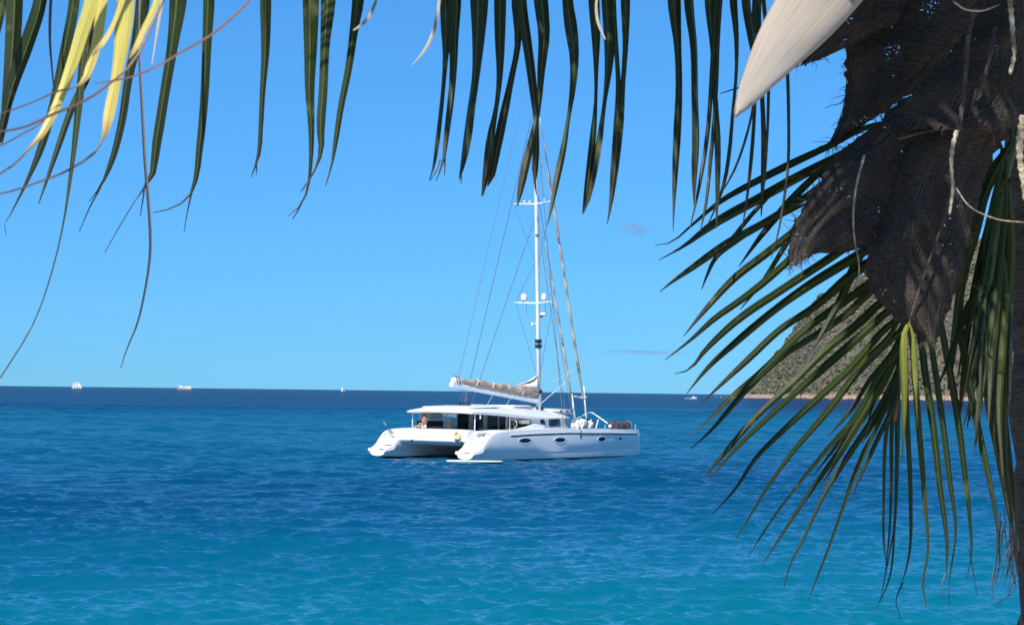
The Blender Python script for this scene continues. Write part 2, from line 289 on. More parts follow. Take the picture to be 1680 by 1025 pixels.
def sea_mat():
    mt, nt, p = nmat('sea_water'); N = nt.nodes.new; L = nt.links.new
    geo = N('ShaderNodeNewGeometry'); sp = N('ShaderNodeSeparateXYZ'); L(geo.outputs['Position'], sp.inputs[0])
    # depth of the water: deeper away from the beach, with meadows of sea grass
    lg = N('ShaderNodeMath'); lg.operation = 'LOGARITHM'; lg.inputs[1].default_value = 10.0; L(sp.outputs['Y'], lg.inputs[0])
    mp = N('ShaderNodeMapping'); mp.inputs['Scale'].default_value = (0.010, 0.030, 0); mp.inputs['Location'].default_value = (3.1, 0.4, 0); L(geo.outputs['Position'], mp.inputs['Vector'])
    no = N('ShaderNodeTexNoise'); no.inputs['Scale'].default_value = 1.0; no.inputs['Detail'].default_value = 4; no.inputs['Roughness'].default_value = 0.6; L(mp.outputs[0], no.inputs['Vector'])
    nm = N('ShaderNodeMath'); nm.operation = 'MULTIPLY_ADD'; nm.inputs[1].default_value = 0.44; L(no.outputs['Fac'], nm.inputs[0])
    ln = N('ShaderNodeMath'); ln.operation = 'SUBTRACT'; ln.inputs[1].default_value = 0.22; L(lg.outputs[0], ln.inputs[0]); L(ln.outputs[0], nm.inputs[2])
    # the shoal reaches farther out on the right
    xs = N('ShaderNodeMath'); xs.operation = 'DIVIDE'; L(sp.outputs['X'], xs.inputs[0]); L(sp.outputs['Y'], xs.inputs[1])
    xc = N('ShaderNodeMath'); xc.operation = 'MULTIPLY'; xc.inputs[1].default_value = -0.34; L(xs.outputs[0], xc.inputs[0])
    xcl = N('ShaderNodeClamp'); xcl.inputs['Min'].default_value = -0.12; xcl.inputs['Max'].default_value = 0.12; L(xc.outputs[0], xcl.inputs['Value'])
    su = N('ShaderNodeMath'); su.operation = 'ADD'; L(nm.outputs[0], su.inputs[0]); L(xcl.outputs[0], su.inputs[1])
    mr = N('ShaderNodeMapRange'); mr.inputs[1].default_value = 1.3; mr.inputs[2].default_value = 3.6; L(su.outputs[0], mr.inputs[0])
    rp = N('ShaderNodeValToRGB'); cr = rp.color_ramp
    st = SEA_STOPS
    while len(cr.elements) < len(st): cr.elements.new(0.5)
    for e, (u, c) in zip(cr.elements, st): e.position = (u - 1.3) / 2.3; e.color = (*c, 1)
    L(mr.outputs[0], rp.inputs['Fac'])
    # ripples finer than the mesh
    m2 = N('ShaderNodeMapping'); m2.inputs['Scale'].default_value = (3.6, 6.0, 1); L(geo.outputs['Position'], m2.inputs['Vector'])
    r1 = N('ShaderNodeTexNoise'); r1.inputs['Scale'].default_value = 1.0; r1.inputs['Detail'].default_value = 5; r1.inputs['Roughness'].default_value = 0.6; L(m2.outputs[0], r1.inputs['Vector'])
    b = N('ShaderNodeBump'); b.inputs['Strength'].default_value = 1.0; b.inputs['Distance'].default_value = 0.055
    L(r1.outputs['Fac'], b.inputs['Height'])
    # light scattered back out of the water, and the sky mirrored by a ruffled surface (its reflectance levels off at grazing view)
    nt.nodes.remove(p)
    df = N('ShaderNodeBsdfDiffuse'); L(rp.outputs[0], df.inputs['Color']); df.inputs['Normal'].default_value = (0, 0, 1)
    cn = N('ShaderNodeCombineXYZ'); cn.inputs['Z'].default_value = 1.0; L(cn.outputs[0], df.inputs['Normal'])   # light welling up from below does not follow the ripples
    gl = N('ShaderNodeBsdfGlossy'); gl.inputs['Roughness'].default_value = 0.04; gl.inputs['Color'].default_value = (1, 1, 1, 1); L(b.outputs[0], gl.inputs['Normal'])
    fr = N('ShaderNodeFresnel'); fr.inputs['IOR'].default_value = 1.33; L(b.outputs[0], fr.inputs['Normal'])
    # reflection is scaled down with distance, so far water mirrors less
    of = N('ShaderNodeMapRange'); of.inputs[1].default_value = 1.6; of.inputs[2].default_value = 2.6; of.inputs[3].default_value = 1.0; of.inputs[4].default_value = 0.20; L(lg.outputs[0], of.inputs[0])
    mn = N('ShaderNodeMath'); mn.operation = 'MULTIPLY'; L(fr.outputs[0], mn.inputs[0]); L(of.outputs[0], mn.inputs[1])
    ms = N('ShaderNodeMixShader'); L(mn.outputs[0], ms.inputs[0]); L(df.outputs[0], ms.inputs[1]); L(gl.outputs[0], ms.inputs[2]); L(ms.outputs[0], nt.nodes['Material Output'].inputs['Surface'])
    return mt
SEA_STOPS = [(1.30, (0.001, 0.190, 0.255)), (1.58, (0.001, 0.150, 0.240)), (1.76, (0.001, 0.096, 0.200)), (1.90, (0.001, 0.068, 0.162)),
             (2.10, (0.001, 0.094, 0.190)), (2.40, (0.001, 0.104, 0.195)), (2.75, (0.001, 0.040, 0.124)), (3.5, (0.001, 0.029, 0.108))]
SEA = sea_mat()

# ------------------------------------------------------------------ sea
def build_sea():
    d0, d1, g = 22.0, 420.0, 0.0017
    nr = int(math.log(d1 / d0) / math.log(1 + g)); ys = d0 * (1 + g) ** np.arange(nr)
    far = [d1 * (1.12 ** k) for k in range(1, 40)]; ys = np.r_[ys, [f for f in far if f < 26000], 30000.0]
    da = 0.0020; an = np.arange(-0.40, 0.4001, da); an = np.r_[-6, -3, -1.6, -0.9, -0.6, an, 0.6, 0.9, 1.6, 3, 6]
    Yg, A = np.meshgrid(ys, an, indexing='ij'); Xg = Yg * A
    Z = np.zeros_like(Xg); Dx = np.zeros_like(Xg); Dy = np.zeros_like(Xg)
    core = (np.abs(A) <= 0.41) & (Yg < 700)
    spy = 0.0017 * Yg; spx = da * Yg
    wind = R(-78)     # waves run from the right front towards the beach
    for i in range(120):
        lam = 0.27 * (5.0 / 0.27) ** (rng.random() ** 1.55)
        an_ = wind + rng.normal(0, 0.46); kx, ky = math.cos(an_), math.sin(an_); k = 2 * math.pi / lam
        amp = 0.0096 * lam ** (0.84 if lam < 1.6 else 0.6) * (0.6 + 0.8 * rng.random()); ph = rng.random() * 6.283
        samp = np.maximum(np.abs(kx) * spx, np.abs(ky) * spy)
        wgt = np.clip((lam / samp - 2.2) / 2.0, 0, 1) * core
        th = k * (kx * Xg + ky * Yg) + ph
        Z += wgt * amp * np.cos(th); q = 0.75 * wgt * amp
        Dx -= q * kx * np.sin(th); Dy -= q * ky * np.sin(th)
    # gust patches: steeper water in some places, calmer in others
    gust = 0.9 + 0.2 * np.sin(Xg * 0.11 + 1.0 + 0.5 * np.sin(Yg * 0.07)) * np.sin(Yg * 0.09 + 0.4) + 0.15 * np.sin(Xg * 0.31 + Yg * 0.21)
    Z *= gust; Dx *= gust; Dy *= gust
    V = np.stack([Xg + Dx, Yg + Dy, Z], -1).reshape(-1, 3).astype(np.float32)
    nY, nX = Xg.shape
    ii, jj = np.meshgrid(np.arange(nY - 1), np.arange(nX - 1), indexing='ij'); a = (ii * nX + jj).ravel()
    Fq = np.stack([a, a + 1, a + nX + 1, a + nX], -1).astype(np.int32)
    me = bpy.data.meshes.new('sea'); me.vertices.add(len(V)); me.vertices.foreach_set('co', V.ravel())
    me.loops.add(Fq.size); me.loops.foreach_set('vertex_index', Fq.ravel()); me.polygons.add(len(Fq))
    me.polygons.foreach_set('loop_start', np.arange(0, Fq.size, 4, dtype=np.int32)); me.polygons.foreach_set('loop_total', np.full(len(Fq), 4, dtype=np.int32))
    me.polygons.foreach_set('use_smooth', np.ones(len(Fq), dtype=bool)); me.update(calc_edges=True); me.validate()
    me.materials.append(SEA); o = bpy.data.objects.new('sea', me); COL.objects.link(o); tag(o, kind='structure')
build_sea()

# ------------------------------------------------------------------ beach under the camera (below the frame)
def build_beach():
    xs = np.linspace(-40, 40, 41); ys = [-40, -15, -5, 0, 4, 7, 10, 13, 16, 19, 22, 26]
    V = []; Fc = []
    for y in ys:
        for x in xs:
            z = 2.3 if y < 6 else 2.3 - (y - 6) * 0.155
            V.append((x, y, z + 0.05 * math.sin(x * 0.9 + y) - 0.02 * abs(x) * (y > 6)))
    n = len(xs)
    for i in range(len(ys) - 1):
        for j in range(n - 1): a = i * n + j; Fc.append((a, a + 1, a + n + 1, a + n))
    o = obj('beach', V, Fc, noise_mat('beach_sand', (0.42, 0.36, 0.26), (0.52, 0.45, 0.34), 3, 0.95, 0.4), None, True); tag(o, kind='structure')
build_beach()

# ------------------------------------------------------------------ headland
def build_headland():
    def hz(x, y):
        x = x - 32
        # ground height: shoreline at y = ys(x); ridge climbs to the right
        sh = 2180 - (x - 258) * 1.05 if x < 580 else 1842
        sh += 18 * math.sin(x * 0.05) + 9 * math.sin(x * 0.13 + 1)
        ridge = np.interp(x, [252, 260, 268, 277, 287, 301, 315, 322, 333, 350, 371, 393, 450, 560], [-14, -8, -1, 8, 25, 50, 75, 98, 110, 122, 134, 143, 162, 188])
        t = (y - sh) / 150.0
        if t < 0: return -6 + max(-10, t * 10)
        prof = min(1.0, t) ** 0.8
        z = ridge * prof * (1.0 if t < 1.4 else max(0, 1 - (t - 1.4) * 0.5))
        z += 4.5 * math.sin(x * 0.09 + y * 0.05) * prof + 3.0 * math.sin(x * 0.21 - y * 0.11) * prof
        z += 2.2 * min(1, t * 30)
        return z
    xs = np.arange(240, 780, 5.0); ys = np.arange(1720, 2480, 6.0)
    V = [(x, y, hz(x, y)) for y in ys for x in xs]; n = len(xs)
    Fc = [(i * n + j, i * n + j + 1, (i + 1) * n + j + 1, (i + 1) * n + j) for i in range(len(ys) - 1) for j in range(n - 1)]
    mt, nt, p = nmat('headland_ground'); N = nt.nodes.new; L = nt.links.new
    geo = N('ShaderNodeNewGeometry'); sp = N('ShaderNodeSeparateXYZ'); L(geo.outputs['Position'], sp.inputs[0])
    no = N('ShaderNodeTexNoise'); no.inputs['Scale'].default_value = 0.05; no.inputs['Detail'].default_value = 6; L(geo.outputs['Position'], no.inputs['Vector'])
    rp = N('ShaderNodeValToRGB'); rp.color_ramp.elements[0].position = 0.35; rp.color_ramp.elements[1].position = 0.65
    rp.color_ramp.elements[0].color = (0.09, 0.085, 0.06, 1); rp.color_ramp.elements[1].color = (0.15, 0.13, 0.09, 1); L(no.outputs['Fac'], rp.inputs['Fac'])
    mr = N('ShaderNodeMapRange'); mr.inputs[1].default_value = 3.2; mr.inputs[2].default_value = 6; L(sp.outputs['Z'], mr.inputs[0])
    x = N('ShaderNodeMix'); x.data_type = 'RGBA'; L(mr.outputs[0], x.inputs[0]); x.inputs[6].default_value = (0.34, 0.25, 0.18, 1); L(rp.outputs[0], x.inputs[7])
    L(x.outputs[2], p.inputs['Base Color']); p.inputs['Roughness'].default_value = 0.95
    hl = obj('headland', V, Fc, mt, None, True); tag(hl, kind='structure')
    # scrub: low-poly bushes in five tones, one mesh
    bv, bf, bm_ = [], [], []; ico = bmesh.new(); bmesh.ops.create_icosphere(ico, subdivisions=1, radius=1.0)
    iv = [v.co.copy() for v in ico.verts]; iff = [tuple(v.index for v in f.verts) for f in ico.faces]; ico.free()
    cnt = 0; rr = random.Random(3)
    while cnt < 25000:
        x_ = rr.uniform(285, 655); y_ = rr.uniform(1780, 2380); z = hz(x_, y_)
        if z < 3.6 + rr.uniform(0, 3): continue
        s1 = math.sin(x_ * 0.047 + 2) * math.sin(y_ * 0.031 + x_ * .02)
        if rr.random() < 0.25 + 0.3 * s1: cnt += 0; 
        if rr.random() < 0.30 and s1 > 0.1: continue
        r = (0.7 + 2.0 * rr.random() ** 2.2) * (1.25 if z < 30 else 1.0); base = len(bv)
        for v in iv:
            q = 1 + rr.uniform(-0.45, 0.45)
            bv.append((x_ + v.x * r * q, y_ + v.y * r * q, z + r * 0.45 + v.z * r * 0.85 * q))
        mi = rr.choices(range(5), [3.6, 4.2, 3 - 1.5 * s1, 2 + 2 * s1, 1.0])[0]
        for f in iff: bf.append(tuple(i + base for i in f)); bm_.append(mi)
        cnt += 1
    cols = [((0.045, 0.055, 0.030), (0.07, 0.08, 0.045)), ((0.07, 0.075, 0.045), (0.10, 0.10, 0.06)), ((0.10, 0.095, 0.068), (0.14, 0.13, 0.09)), ((0.12, 0.10, 0.078), (0.165, 0.138, 0.105)), ((0.15, 0.135, 0.07), (0.21, 0.175, 0.10))]
    o = obj('scrub', bv, bf, noise_mat('scrub_0', *cols[0], 0.3, 0.95)); 
    for k in range(1, 5): o.data.materials.append(noise_mat('scrub_%d' % k, *cols[k], 0.3, 0.95))
    o.data.polygons.foreach_set('material_index', bm_)
    tag(o, 'dry olive and brown scrub covering the slope of the headland', 'scrub', kind='stuff')
    # shore rocks
    mt2 = noise_mat('shore_rock', (0.20, 0.13, 0.09), (0.46, 0.32, 0.23), 0.3, 0.9)
    for k in range(46):
        x_ = 288 + (k / 45.0) ** 1.2 * 330 + rr.uniform(-3, 3)
        yy = 2380.0
        while hz(x_, yy) > 1.0 and yy > 1700: yy -= 3
        if yy > 2370: continue
        r = rr.uniform(2.0, 5.5); mb = MB()
        mb.ball((0, 0, r * 0.15), (r * 1.3, r, r * 0.75), 7, 4, 0.16)
        rk = mb.build('rock', mt2, hl); rk.location = (x_, yy - 1, 0.3)
build_headland()

# ------------------------------------------------------------------ catamaran
TH = R(49.5); BO = Vector((-5.15, 108.4, 0))
def bw(t, y, z): return BO + Vector((math.cos(TH) * t - math.sin(TH) * y, math.sin(TH) * t + math.cos(TH) * y, z))
def build_catamaran():
    c = empty('catamaran', BO, TH)
    tag(c, 'white sailing catamaran at anchor with bare mast and tan sail bag on its boom', 'catamaran')
    I = lambda t, a, b: float(np.interp(t, a, b))
    def hull(yc, side):
        ts = [-0.02, 0.05, 0.2, 0.58, 0.6, 0.8, 1.0, 1.02, 1.24, 1.44, 1.46, 1.66, 1.88, 1.9, 2.3, 2.32, 2.75, 2.77, 3.5, 5, 7, 9, 11, 12.5, 13.6, 14.5, 15.2, 15.8, 16.15, 16.25]
        rings = []
        for t in ts:
            b = I(t, [-0.45, 0, 2, 6, 9, 11.4, 13.1, 14.3, 15.2, 15.8, 16.25], [.68, .76, .88, .93, .93, .90, .78, .58, .38, .22, .05])
            w = I(t, [-0.45, 2, 6, 9, 12, 14, 15.4, 16.25], [.52, .66, .78, .76, .58, .36, .15, .03])
            zk = I(t, [-0.02, 0.1, 1.4, 4, 8, 13, 16, 16.25], [.16, .10, -.15, -.5, -.6, -.45, -.3, -.25])
            zs = I(t, [-0.45, 0.35, 0.5, 0.8, 1.0, 1.25, 1.5, 1.9, 2.4, 2.8, 5, 8, 12, 16.25], [.60, .62, .72, 1.02, 1.24, 1.47, 1.60, 1.70, 1.73, 1.74, 1.81, 1.85, 1.80, 1.70])
            st = [(.59, .52), (1.01, .76), (1.45, .98), (1.89, 1.20), (2.31, 1.42), (2.76, 1.56)]
            zf = next((z for lim, z in st if t < lim), None)
            if zf is None or zf > zs: zf = zs + 0.015 if t > 2.76 else zs - 0.03
            zc = I(t, [-0.45, 3, 12, 16.25], [.48, .50, .55, .6]) if t > 0.2 else .42
            zr = max(zc + .05, zs - .24); d = b - .03
            half = [(0, zk), (.6 * w, zk + .10 * (zc - zk)), (.98 * w, zk + .45 * (zc - zk)), (w + .05, zc - .02), (min(w + .08, b), zc + .01), ((w + b) / 2 + .06, (zc + zr) / 2), (b, zr), (d, zs), (max(d - .14, d * .4), zs), (max(d - .18, d * .3), zf)]
            ring = [(t, yc + s_y, z) for s_y, z in half] + [(t, yc - s_y, z) for s_y, z in half[:0:-1]]
            rings.append(ring)
        mb = MB().loft(rings)
        h = mb.build('hull', HULL, c, autosmooth=38); h['label'] = 'starboard hull nearest the shore' if side < 0 else 'port hull with flag at its stern'
        # rubbing strake, and its shadow below as a dark strip, on both faces
        for s in (-1, 1):
            a, dk = MB(), MB(); T = np.linspace(2.85, 15.75, 28)
            def edge(t, z, off):
                b = I(t, [-0.45, 0, 2, 6, 9, 11.4, 13.1, 14.3, 15.2, 15.8, 16.25], [.68, .76, .88, .93, .93, .90, .78, .58, .38, .22, .05])
                return (t, yc + s * (b + off), z)
            zr = lambda t: I(t, [2, 2.8, 5, 8, 12, 16.25], [1.57, 1.74, 1.81, 1.85, 1.80, 1.70]) - .24
            a.loft([[edge(t, zr(t) + .05, -.03), edge(t, zr(t) + .05, .035), edge(t, zr(t) - .0, .035), edge(t, zr(t) - .0, -.03)] for t in T]).build('rub_rail', GEL, c)
            dk.loft([[edge(t, zr(t) - .004, -.03), edge(t, zr(t) - .004, .02), edge(t, zr(t) - .07, .005), edge(t, zr(t) - .07, -.05)] for t in T]).build('rail_shadow_strip', DARK, c)
        # port lights
        for t, hw, hh in ((4.15, .54, .135), (7.3, .52, .14), (11.4, .40, .135), (13.45, .19, .08)):
            if side > 0: continue
            def yo(tt, z, off):
                b = I(tt, [2, 6, 9, 11.4, 13.1, 14.3, 15.2], [.88, .93, .93, .90, .78, .58, .38]); w = I(tt, [2, 6, 9, 12, 14], [.66, .78, .76, .58, .36])
                zc = .53; zr = 1.55; zm = (zc + zr) / 2; mid = (w + b) / 2 + .06
                return yc + side * ((mid + (b - mid) * (z - zm) / (zr - zm)) + off)
            def oval(sc, off):
                P = []
                for k in range(20):
                    an = 2 * math.pi * k / 20; cx = math.cos(an); sz = math.sin(an)
                    tt = t + hw * sc[0] * cx; z = 1.2 + hh * sc[1] * sz * (abs(sz) ** 0.25)
                    P.append((tt, yo(tt, z, off), z))
                return P
            rim = MB().loft([oval((1.22, 1.5), -.03), oval((1.22, 1.5), .016), oval((1.0, 1.0), .018), oval((1.0, 1.0), -.03)]).build('port_light', GEL, c, autosmooth=40)
            MB().prism(oval((1.02, 1.02), .008), (0, -side * 0.03, 0)).build('pane', GLASSD, rim)
        # dark grating on the boarding step, cleat
        MB().box((0.62, yc - .30 * 1, .765), (0.98, yc + .05, .80)).build('step_mat', DARK, c) if side > 0 else None
        MB().box((0.12, yc - side * .1 - .12, .525), (0.34, yc - side * .1 + .12, .57)).build('deck_cleat', DARK, c)
        return h
    hs = hull(-3.45, -1); hp = hull(3.45, 1)
    # lettering on the near transom riser: small script line over a plain line (unreadable in the photo)
    mk = noise_mat('name_lettering', (0.16, 0.18, 0.22), (0.24, 0.26, 0.30), 9, 0.5)
    pts = [(2.30, -3.45 + .34 - .68 * k / 24, 1.50 + .045 * math.sin(k * 1.35) + .02 * math.sin(k * 2.9)) for k in range(25)]
    MB().tube([(p[0] - .012, p[1], p[2]) for p in pts], .014, 4).build('transom_lettering', mk, hs)
    MB().box((1.855, -3.45 - .32, 1.26), (1.885, -3.45 + .25, 1.295)).build('transom_lettering', mk, hs)
    # bridge deck with rounded aft beam
    sec = [(1.05, 1.02), (0.95, 1.12), (0.92, 1.5), (1.0, 1.70), (1.2, 1.80), (1.55, 1.80), (1.62, 1.62), (11.9, 1.66), (12.0, 1.5), (12.0, .95), (11.4, .82), (2.0, .82)]
    yy = [-2.75, -1.9, 0, 1.9, 2.75]
    bd = MB().loft([[(t, y, z - (.02 if abs(y) > 2 else 0)) for t, z in sec] for y in yy]).build('bridge_deck', GEL, c, autosmooth=35)
    # davit stubs on the aft beam
    for y in (1.55, -2.35): MB().box((0.86, y - .04, 1.0), (0.93, y + .04, 1.16)).build('davit_bracket', DARK, c)
    # side decks' cockpit coamings
    # saloon body
    def cabin_ring(t, hw, z0, z1): return [(t, -hw - .12, z0), (t, -hw, z1), (t, hw, z1), (t, hw + .12, z0)]
    MB().loft([cabin_ring(6.9, 2.45, 1.66, 2.46), cabin_ring(8.5, 2.4, 1.66, 2.46), cabin_ring(10.4, 2.2, 1.66, 2.44), cabin_ring(11.3, 1.7, 1.66, 2.42), cabin_ring(12.0, 1.2, 1.66, 1.72)]).build('saloon', GELW, c, autosmooth=35)
    for s in (-1, 1):
        # long tinted side window following the saloon wall, three panes
        edges = [7.75, 8.75, 9.7, 10.55]
        def wy(t, z): hw = I(t, [6.9, 8.5, 10.4, 11.3], [2.45, 2.4, 2.2, 1.7]); return s * (hw + .12 * (2.45 - z) / .8 + .012)
        fr = None
        for k in range(3):
            a, b = edges[k] + .015, edges[k + 1] - .015
            zb = lambda t: 1.92 + .20 * max(0, (8.15 - t) / .4)
            P = [(a, wy(a, zb(a)), min(zb(a), 2.3)), (b, wy(b, 1.95), 1.94), (b, wy(b, 2.42), 2.40), (a, wy(a, 2.42), 2.40)]
            MB().prism(P, (0, -s * .03, 0)).build('saloon_window', GLASSD, c)
    # wrap-around front windows
    for s in (-1, 1):
        P = [(10.62, s * 2.13, 1.95), (11.35, s * 1.68, 1.95), (11.22, s * 1.70, 2.36), (10.6, s * 2.09, 2.38)]
        MB().prism([(p[0] + .03, p[1] + s * .04, p[2]) for p in P], (-.03, -s * .03, 0)).build('saloon_window', GLASSD, c)
    # cockpit: floor, settee, door glass, helm
    MB().box((1.62, -2.7, 1.1), (6.9, 2.7, 1.16)).build('cockpit_floor', GELW, c)
    dw = [(-2.15, -1.62), (-1.56, -0.70), (-0.40, 0.45), (0.75, 1.65)]
    for a, b in dw: MB().box((5.0, a, 1.2), (5.03, b, 2.66)).build('door_pane', GLASSD, c)
    for a, b in ((-1.62, -1.56), (-0.70, -0.40), (0.45, 0.75), (1.65, 1.72), (-2.21, -2.15)): MB().box((4.96, a, 1.16), (5.06, b, 2.7)).build('door_post', GREY, c)
    # bulwark around the cockpit: white coamings each side
    for s in (-1, 1):
        MB().loft([[(t, s * 2.5, 1.6), (t, s * 2.95, 1.6), (t, s * 2.9, z), (t, s * 2.6, z)] for t, z in ((1.6, 1.72), (3.0, 1.78), (5.0, 1.80), (6.2, 1.95), (6.9, 2.12), (7.6, 2.0))]).build('coaming', GELW, c, autosmooth=35)
    MB().box((2.2, 1.75, 1.16), (4.8, 2.45, 1.55)).build('settee', GREY, c)
    MB().box((2.3, 2.32, 1.56), (4.7, 2.5, 2.22)).build('settee_back', DARK, c)
    MB().box((2.6, 2.54, 2.30), (4.6, 2.57, 2.68)).build('side_curtain', SAIL, c)
    MB().box((1.75, 0.2, 1.16), (2.2, 1.5, 1.9)).build('aft_seat', DARK, c)
    MB().box((4.4, 1.75, 1.55), (4.9, 2.3, 2.35)).build('galley_unit', GELW, c)
    MB().box((5.3, -2.35, 1.75), (6.7, -2.30, 2.28)).build('helm_side', DARK, c)
    MB().box((5.2, -2.33, 2.28), (6.75, -2.25, 2.52)).build('helm_screen', GREY, c)
    MB().box((5.9, -2.6, 2.12), (6.6, -2.2, 2.34)).build('helm_seat', GELW, c)
    w = MB(); w.tube([(5.25, -2.5 + .26 * math.cos(k * math.pi / 8), 2.12 + .26 * math.sin(k * math.pi / 8)) for k in range(17)], .018, 5, False)
    for k in range(3): w.tube([(5.25, -2.5, 2.12), (5.25, -2.5 + .26 * math.cos(k * 2.1), 2.12 + .26 * math.sin(k * 2.1))], .012, 4)
    w.build('steering_wheel', STEEL, c)
    # roof: hard top running from the aft cockpit to the front of the saloon
    def roof_ring(t, hw, ze, zc, th=.10):
        top = [(t, hw * f, ze + (zc - ze) * (1 - abs(f) ** 3.0)) for f in (-1, -.92, -.75, -.45, 0, .45, .75, .92, 1)]
        bot = [(t, hw * f, ze - th + (zc - ze) * .35 * (1 - abs(f) ** 2)) for f in (.97, .6, 0, -.6, -.97)]
        return top + bot
    RS = [(1.42, 2.35, 2.78, 2.86, .05), (1.55, 2.62, 2.80, 3.0, .11), (2.2, 2.75, 2.80, 3.10, .14), (3.5, 2.8, 2.76, 3.16, .16), (5.0, 2.82, 2.66, 3.20, .17), (6.5, 2.8, 2.54, 3.20, .15), (8, 2.68, 2.48, 3.14, .12), (9.5, 2.48, 2.47, 3.06, .08), (10.6, 2.28, 2.47, 2.94, .07), (11.3, 1.9, 2.44, 2.68, .06), (11.6, 1.5, 2.42, 2.5, .04)]
    MB().loft([roof_ring(*r) for r in RS]).build('roof', GEL, c, autosmooth=40)
    MB().loft([[(t, -hw, z), (t, -hw + .1, z + .055), (t, hw - .1, z + .055), (t, hw, z)] for t, hw, z in ((2.1, 1.9, 3.02), (2.3, 2.0, 3.03), (4.4, 2.05, 3.09), (4.6, 1.9, 3.09))]).build('roof_panel', GELW, c)
    MB().loft([[(t, -hw, z), (t, -hw + .15, z + .13), (t, hw - .15, z + .13), (t, hw, z)] for t, hw, z in ((5.9, 1.5, 3.06), (6.2, 1.7, 3.08), (7.9, 1.6, 3.06), (8.4, 1.3, 3.02))]).build('roof_hatch', GEL, c, autosmooth=50)
    MB().box((6.2, -1.74, 2.98), (7.9, -1.68, 3.13)).build('hatch_glass', GREY, c)
    for t, y in ((1.9, 2.45), (1.9, -2.45), (4.9, 2.5), (4.9, -2.5), (3.4, 2.52)): MB().tube([(t, y, 1.7), (t, y, 2.78)], .035, 8).build('roof_post', ALU, c)
    MB().tube([(2.2, -2.6, 2.68), (2.2, -2.6, 2.42)], .04, 8).build('roof_light', GEL, c)
    for y in (0.25, -0.05, -0.4): 
        MB().tube([(3.6, y, 3.12), (3.6, y, 3.32), (3.7, y, 3.38)], [.06, .07, .03], 8).build('winch', DARK if y else STEEL, c)
    for t, y in ((8.6, -1.5), (8.9, -1.2), (9.3, -1.35), (8.8, -1.7)): MB().tube([(t, y, 2.8), (t, y, 3.02), (t, y, 3.1)], [.09, .07, .09], 8).build('winch', DARK if t != 8.9 else STEEL, c)
    # tilting hatch on the front of the coachroof: white lid with dark sides
    MB().loft([[(t, -1.9 + dy, z0), (t, -1.9 + dy, z1), (t, .3, z1 + .02), (t, .3, z0)] for t, z0, z1, dy in ((9.75, 2.84, 2.93, .15), (10.1, 2.80, 3.0, 0), (11.4, 2.72, 2.94, 0), (11.75, 2.66, 2.78, .15))]).build('liferaft_cradle', GEL, c, autosmooth=45, )
    for t in (10.3, 10.9, 11.3): MB().box((t, -1.93, 2.80), (t + .22, -1.89, 2.88)).build('cradle_slot', DARK, c)
    # foredeck: crossbeam, trampolines, seagull striker
    MB().tube([(15.4, -3.3, 1.58), (15.5, 0, 1.62), (15.4, 3.3, 1.58)], .10, 10).build('crossbeam', ALU, c, True)
    MB().tube([(15.5, -2.2, 1.74), (15.75, -0.15, 2.72), (15.75, 0.15, 2.72), (15.5, 2.2, 1.74)], .045, 8).build('striker', ALU, c, True)
    MB().tube([(12.0, 0, 1.55), (15.5, 0, 1.72)], .09, 8).build('longeron', ALU, c, True)
    for s in (-1, 1): MB().box((12.02, min(s*.12, s*2.7), 1.53), (15.4, max(s*.12, s*2.7), 1.545)).build('trampoline', DARK, c)
    MB().tube([(9.25, -4.32, 1.30), (9.25, -4.36, 1.65), (9.25, -4.22, 1.95)], [.07, .06, .04], 8).build('strap', DARK, c)
    for t in (11.8, 15.7):
        for s in (-1, 1):
            yb = s * (3.45 + I(t, [11.4, 13.1, 14.3, 15.2, 15.8], [.8, .68, .48, .28, .12])); MB().tube([(t, yb, 1.75), (t, yb, 2.05)], .022, 6).build('stanchion', STEEL, c)
    # mast, raked aft
    def mp(z): return Vector((10.62 - (z - 3.0) * .0395, 0, z))
    MB().loft([[mp(z) + Vector((.155 * sc * math.cos(k * math.pi / 6), .10 * sc * math.sin(k * math.pi / 6), 0)) for k in range(12)] for z, sc in ((2.95, 1), (8, 1), (15, .95), (20, .85), (23.4, .7))]).build('mast', ALU, c, True)
    MB().tube([mp(23.4), mp(23.4) + Vector((-.5, .1, .1))], .03, 5).build('masthead_crane', ALU, c)
    MB().tube([mp(23.4), mp(24.5)], .015, 5).build('antenna', WIRE, c)
    MB().tube([mp(23.3) + Vector((-.5, .1, .1)), mp(23.3) + Vector((-.55, .15, .75))], .02, 5).build('wind_sensor', GEL, c)
    tips = {}
    for z, hl_ in ((9.45, 1.5), (15.55, 1.5)):
        for s in (-1, 1):
            e = mp(z) + Vector((-.36, s * hl_, .06)); tips[(z, s)] = e
            MB().tube([mp(z), e], [.06, .045], 6).build('spreader', ALU, c)
    for z, s, f, r in ((9.45, 1, .62, .20), (9.45, -1, .40, .16)):
        b = mp(z).lerp(tips[(z, s)], f)
        d = MB().tube([b, b + Vector((0, 0, .12)), b + Vector((0, 0, .14))], [.05, .05, r * .7], 8).build('dome_bracket', ALU, c)
        MB().loft([[b + Vector((q * r * math.cos(k * math.pi / 6), q * r * math.sin(k * math.pi / 6), h_)) for k in range(12)] for q, h_ in ((.85, .14), (1, .2), (1, .36), (.85, .48), (.5, .55), (.1, .57))]).build('satellite_dome', GEL, c, True)
    for f, s in ((.55, 1), (.3, 1), (.5, -1)):
        b = mp(15.55).lerp(tips[(15.55, s)], f); MB().ball(b + Vector((0, 0, .14)), (.07, .07, .09), 8, 5).build('masthead_instrument', GEL, c, True)
    MB().loft([[mp(8.7) + Vector((.42 + q * .26 * math.cos(k * math.pi / 6), -.05 + q * .26 * math.sin(k * math.pi / 6), h_)) for k in range(12)] for q, h_ in ((.9, 0), (1, .06), (1, .14), (.7, .2))]).build('radar_dome', GEL, c, True)
